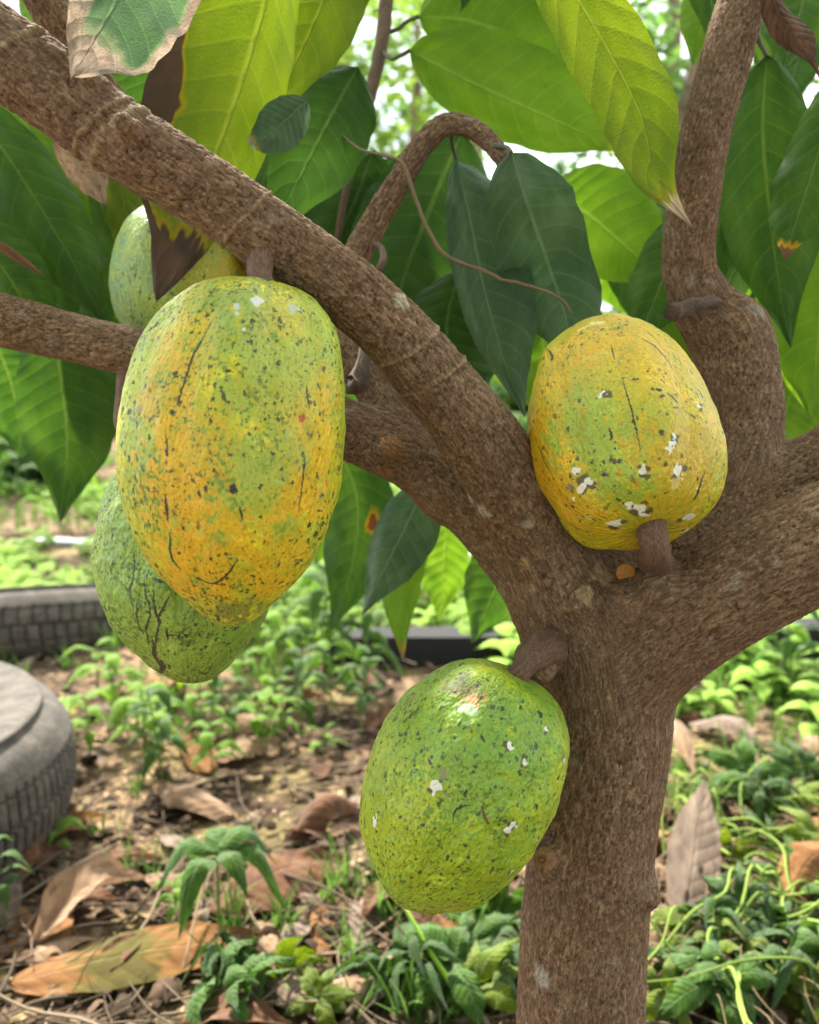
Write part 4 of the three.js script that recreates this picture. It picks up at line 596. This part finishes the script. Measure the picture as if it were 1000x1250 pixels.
// wilted broad leaves and pulled stems at the foot of the trunk
const PG = 'pulled weeds heaped beside the trunk', PL = 'wilted weed with limp leaves on the heap at the foot of the trunk';
const q1 = weed(PL, PG, 8, .06, .11, 'green', 51, { droop: .3, low: .2, wide: .2, wave: .3, tw: 1.2 }), q2 = weed(PL, PG, 7, .05, .09, 'olive', 61, { droop: .3, low: .2, wide: .2, wave: .3, tw: 1.4 }), q3 = weed(PL, PG, 9, .08, .10, 'dark', 71, { droop: .7, low: .3, wave: .3, tw: 1.2, wide: .13 });
const heap = [[300, 1235, 1], [350, 1225, .9], [270, 1215, .7], [560, 1225, 1], [600, 1240, 1], [520, 1240, .9], [610, 1160, .9], [585, 1140, .9], [630, 1215, .8], [860, 1235, 1], [905, 1215, 1], [950, 1230, 1], [990, 1205, 1], [840, 1180, .8], [890, 1150, 1], [935, 1110, 1], [975, 1060, 1.1], [930, 1010, 1], [880, 1000, .9], [845, 1010, .7], [965, 960, 1.1], [905, 965, 1], [990, 1000, 1], [860, 960, .7], [830, 1225, .7], [800, 1245, .8], [950, 1170, .9], [1000, 1140, 1], [895, 1080, .9], [440, 1235, .7], [480, 1215, .6], [390, 1245, .7], [870, 1190, .9], [920, 1180, .8], [960, 1100, .9], [905, 1040, .8], [950, 1000, .9], [985, 1085, .9], [930, 1240, .9], [880, 1240, .8], [1000, 1240, .9], [865, 1120, .7], [575, 1190, .8], [540, 1205, .7], [625, 1245, .8], [325, 1250, .8]];
{ const src = [q1, q2, q3]; heap.forEach(([x, y, s], i) => { const o = i < 3 ? src[i] : copyOf(src[i % 3], 'weed_plant'); put(o, x, y, s * .68, i * 2.3); o.rotation.set(.9 * Math.sin(i * 5.1), i * 2.3, .9 * Math.cos(i * 3.7)); o.position.y += .02; o.userData.label = ['wilted green weed with long leaves', 'wilted yellowish weed', 'wilted weed with drooping leaves'][i % 3] + ' ' + (x > 780 ? (y > 1150 ? 'at the foot of the trunk by the dry roots' : 'heaped around the upright grey leaf') : x > 480 ? 'below the low green pod' : 'beside the long olive leaf'); }); }
{ const rs = seed; seed = 808; // limp stems and roots
  const gm = plain(.17, .24, .05), rm = plain(.20, .14, .08), dm = plain(.2, .16, .10);
  for (let i = 0; i < 130; i++) {
    const px = rr(800, 1040), py = rr(960, 1245), p = onGround(px, py), a = rr(0, 6.28), l = rr(.10, .3), root = i % 5 > 1, k = root ? .5 : 1, pts = []; let x = p.x, z = p.z, aa = a;
    for (let j = 0; j <= 5; j++) { pts.push([x, gh(x, z) + rr(.012, .06) * k + .03 * Math.sin(j / 5 * 3.14), z, root ? rr(.0003, .0007) : mix(.0021, .0009, j / 5)]); aa += rr(-.7, .7); x += Math.cos(aa) * l / 5; z += Math.sin(aa) * l / 5; }
    const m = mesh(root ? 'dry_root' : 'limp_vine', stemGeo(pts, 22, 6, .06, i), root ? rm : gm); root ? tag(m, 'thin dry root on the heap of pulled weeds beside the trunk', 'root', 'dry roots on the weed heap') : tag(m, 'limp pale green stem on the heap of pulled weeds beside the trunk', 'stem', 'limp stems on the weed heap');
  }
  const ground = (px, py, h, r) => { const p = onGround(px, py); return [p.x, gh(p.x, p.z) + h, p.z, r]; };
  tag(mesh('dry_stick', stemGeo([ground(425, 1262, .02, .004), ground(470, 1215, .03, .004), ground(530, 1170, .03, .003)], 16, 7, .15), dm), 'grey dry stick lying under the weeds below the low pod', 'stick');
  tag(mesh('dry_stick', stemGeo([ground(225, 1200, .02, .0016), ground(248, 1140, .06, .0017), ground(272, 1095, .10, .0012)], 16, 6, .1), rm), 'thin bent stick rising from the long olive leaf', 'stick');
  tag(mesh('dry_stick', stemGeo([ground(200, 978, .01, .004), ground(240, 962, .015, .004), ground(285, 945, .012, .003)], 14, 7, .15), dm), 'short grey stick lying on the soil between tyre and seedling', 'stick');
  tag(mesh('green_shoot', stemGeo([ground(560, 1260, .03, .003), ground(528, 1235, .055, .0028), ground(500, 1215, .085, .0022), ground(476, 1196, .11, .001)], 16, 7, .03), plain(.25, .45, .05, .2)), 'single bright green shoot sticking out of the weeds below the low pod', 'shoot');
  seed = rs; }

// ---------------------------------------------------------------- trees and shrubs behind
const crownGeo = (() => { const rs = seed; seed = 31; const gs = []; for (let i = 0; i < 7; i++) { const a = rr(0, 6.28), e = rr(-.8, .8), l = rr(.10, .17), o = V(rr(-.12, .12), rr(-.1, .1), rr(-.12, .12)), t = V(Math.cos(a) * Math.cos(e), Math.sin(e) - .3, Math.sin(a) * Math.cos(e)).normalize(), g = bladeGeo([V(0, 0, 0), t.clone().multiplyScalar(l * .5).add(V(0, .01, 0)), t.clone().multiplyScalar(l)], l * .3, l * .3, V(rr(-.5, .5), 1, rr(-.5, .5)).normalize(), { nu: 2, nv: 4, cup: .2 }); g.translate(o.x, o.y, o.z); g.deleteAttribute('uv'); gs.push(g); } seed = rs; return mergeGeometries(gs); })();
const crownMat = plain(1, 1, 1, .6);
function backTree(label, x, z, hgt, rad, low, n, tone, sd, name = 'background_tree', cat = 'tree', group = 'trees standing behind the plot') {
  const g = thing(name, label, cat, group), rs = seed; seed = sd; g.position.set(x, gh(x, z) - .03, z);
  const tr = rad * .06 + .02; mesh('trunk', stemGeo([[0, -.05, 0, tr * 1.3], [rr(-.1, .1), hgt * .3, rr(-.1, .1), tr], [rr(-.3, .3), hgt * .6, rr(-.2, .2), tr * .7], [rr(-.4, .4), hgt * .95, 0, tr * .3]], 20, 9, .08, sd), woodMat, g);
  const m = new THREE.InstancedMesh(crownGeo, crownMat, n); m.name = 'crown'; m.userData.kind = 'stuff'; m.castShadow = m.receiveShadow = true; const c = new THREE.Color();
  const lobes = []; for (let i = 0; i < 14; i++) { const a = rr(0, 6.28), r = rad * rr(.2, .8), y = mix(low, hgt, R()); lobes.push([Math.cos(a) * r, y, Math.sin(a) * r, rad * rr(.25, .5)]); }
  for (let i = 0; i < n; i++) { const l = lobes[i % 14], d = V(rr(-1, 1), rr(-1, 1), rr(-1, 1)).normalize().multiplyScalar(l[3] * Math.pow(R(), .4)); M4.compose(V(l[0] + d.x, Math.max(.05, l[1] + d.y * .7), l[2] + d.z), Q.setFromEuler(E.set(rr(-.5, .5), rr(0, 6.3), rr(-.5, .5))), V(1, 1, 1).multiplyScalar(rr(.6, 1.3))); m.setMatrixAt(i, M4); const b = rr(.6, 1.35); m.setColorAt(i, c.setRGB(tone[0] * b, tone[1] * b, tone[2] * b)); }
  g.add(m); seed = rs; return g;
}
const lm = [.22, .34, .045], gr = [.11, .21, .04], bg2 = [.10, .20, .08];
const TL = 'leafy green tree standing beyond the open ground behind the cacao';
[[-6.2, -10.5, 4.5, 1.9, .9, lm], [-3.0, -12, 5.5, 2.0, 1.1, lm], [.0, -10.5, 5.0, 1.8, 1.3, lm], [3.0, -10.2, 5.2, 1.7, 1.0, gr], [4.6, -12.8, 6, 2.1, 1.0, bg2], [7.6, -11.6, 5, 2.0, .8, lm], [-9.2, -13.5, 6, 2.4, .9, lm], [-.9, -13, 8, 2.8, 1.4, gr], [4.0, -14.5, 9, 3.2, 1.4, gr], [8.5, -13, 8, 3, 1.2, lm], [-5, -14.5, 8.5, 3, 1.2, lm], [1.3, -18, 11, 3.6, 1.6, lm], [-10, -17, 10, 3.6, 1.2, gr], [10.5, -19, 11, 3.8, 1.3, gr]].forEach((t, i) => backTree((t[5] === lm ? 'sunlit lime green tree' : t[5] === gr ? 'deeper green tree' : 'bluish green tree') + (t[1] > -11 ? ' at the near edge of the grove' : t[1] > -14 ? ' in the middle of the grove' : ' at the back of the grove') + ' beyond the open ground', t[0], t[1], t[2], t[3], t[4], 520, t[5], 300 + i * 7));
const SL = 'low leafy shrub standing at the edge of the sunlit ground';
[[-2.9, -6.2, .6, .5], [-1.3, -6.6, .6, .5], [-4.1, -7.4, .8, .6], [.5, -6.6, .6, .5], [2.2, -5.6, .7, .5], [3.3, -6.4, .8, .6], [-.4, -7.6, .7, .6], [1.2, -7.6, .8, .6], [4.6, -7.4, .9, .7], [-5.6, -8, .9, .7]].forEach((t, i) => backTree(SL + (i % 3 ? ', bright lime' : ', deeper green'), t[0], t[1], t[2], t[3], .12, 420, i % 3 ? lm : gr, 700 + i * 5, 'shrub', 'shrub', 'shrubs at the edge of the open ground'));

// the cacao's own crown overhead and its neighbours behind the camera, which keep the place in shade
{ const rs = seed; seed = 515; const g = bladeGeo([V(0, 0, 0), V(0, .02, .12), V(0, -.05, .25)], .048, .048, V(0, 1, 0), { nu: 4, nv: 8, cup: .2 }), list = 420, m = new THREE.InstancedMesh(g, leafMat('green'), list); m.name = 'crown'; m.userData.kind = 'stuff'; m.castShadow = true;
  for (let i = 0; i < list; i++) { const x = rr(-1.3, 1.4), z = rr(-.62, 1.5), y = 1.18 + .5 * R() + .25 * Math.max(0, -z); M4.compose(V(x, y, z), Q.setFromEuler(E.set(rr(-.2, .9), rr(0, 6.3), rr(-.4, .4), 'YXZ')), V(1, 1, 1).multiplyScalar(rr(.7, 1.2))); m.setMatrixAt(i, M4); }
  tree.add(m); seed = rs;
  { const b = new THREE.InstancedMesh(g, leafMat('green'), 46), r2 = seed; seed = 616; b.name = 'crown'; b.userData.kind = 'stuff'; b.castShadow = true; for (let i = 0; i < 46; i++) { M4.compose(V(rr(-.62, .25), rr(1.28, 1.6), rr(-1.5, -1.05)), Q.setFromEuler(E.set(rr(-.2, .6), rr(0, 6.3), rr(-.3, .3), 'YXZ')), V(1, 1, 1)); b.setMatrixAt(i, M4); } tree.add(b); seed = r2; }  // unseen crown patch added to block sun from the middle leaves
  [[-2.2, 2.6, 3.2, 1.3], [.4, 3.4, 3.6, 1.5], [2.7, 2.3, 3.2, 1.3]].forEach((t, i) => backTree('leafy neighbouring cacao tree shading the plot from the open side', t[0], t[1], t[2], t[3], .7, 1300, gr, 900 + i * 3, 'neighbour_tree', 'tree', 'neighbouring cacao trees')); }
renderer.render(scene, camera);
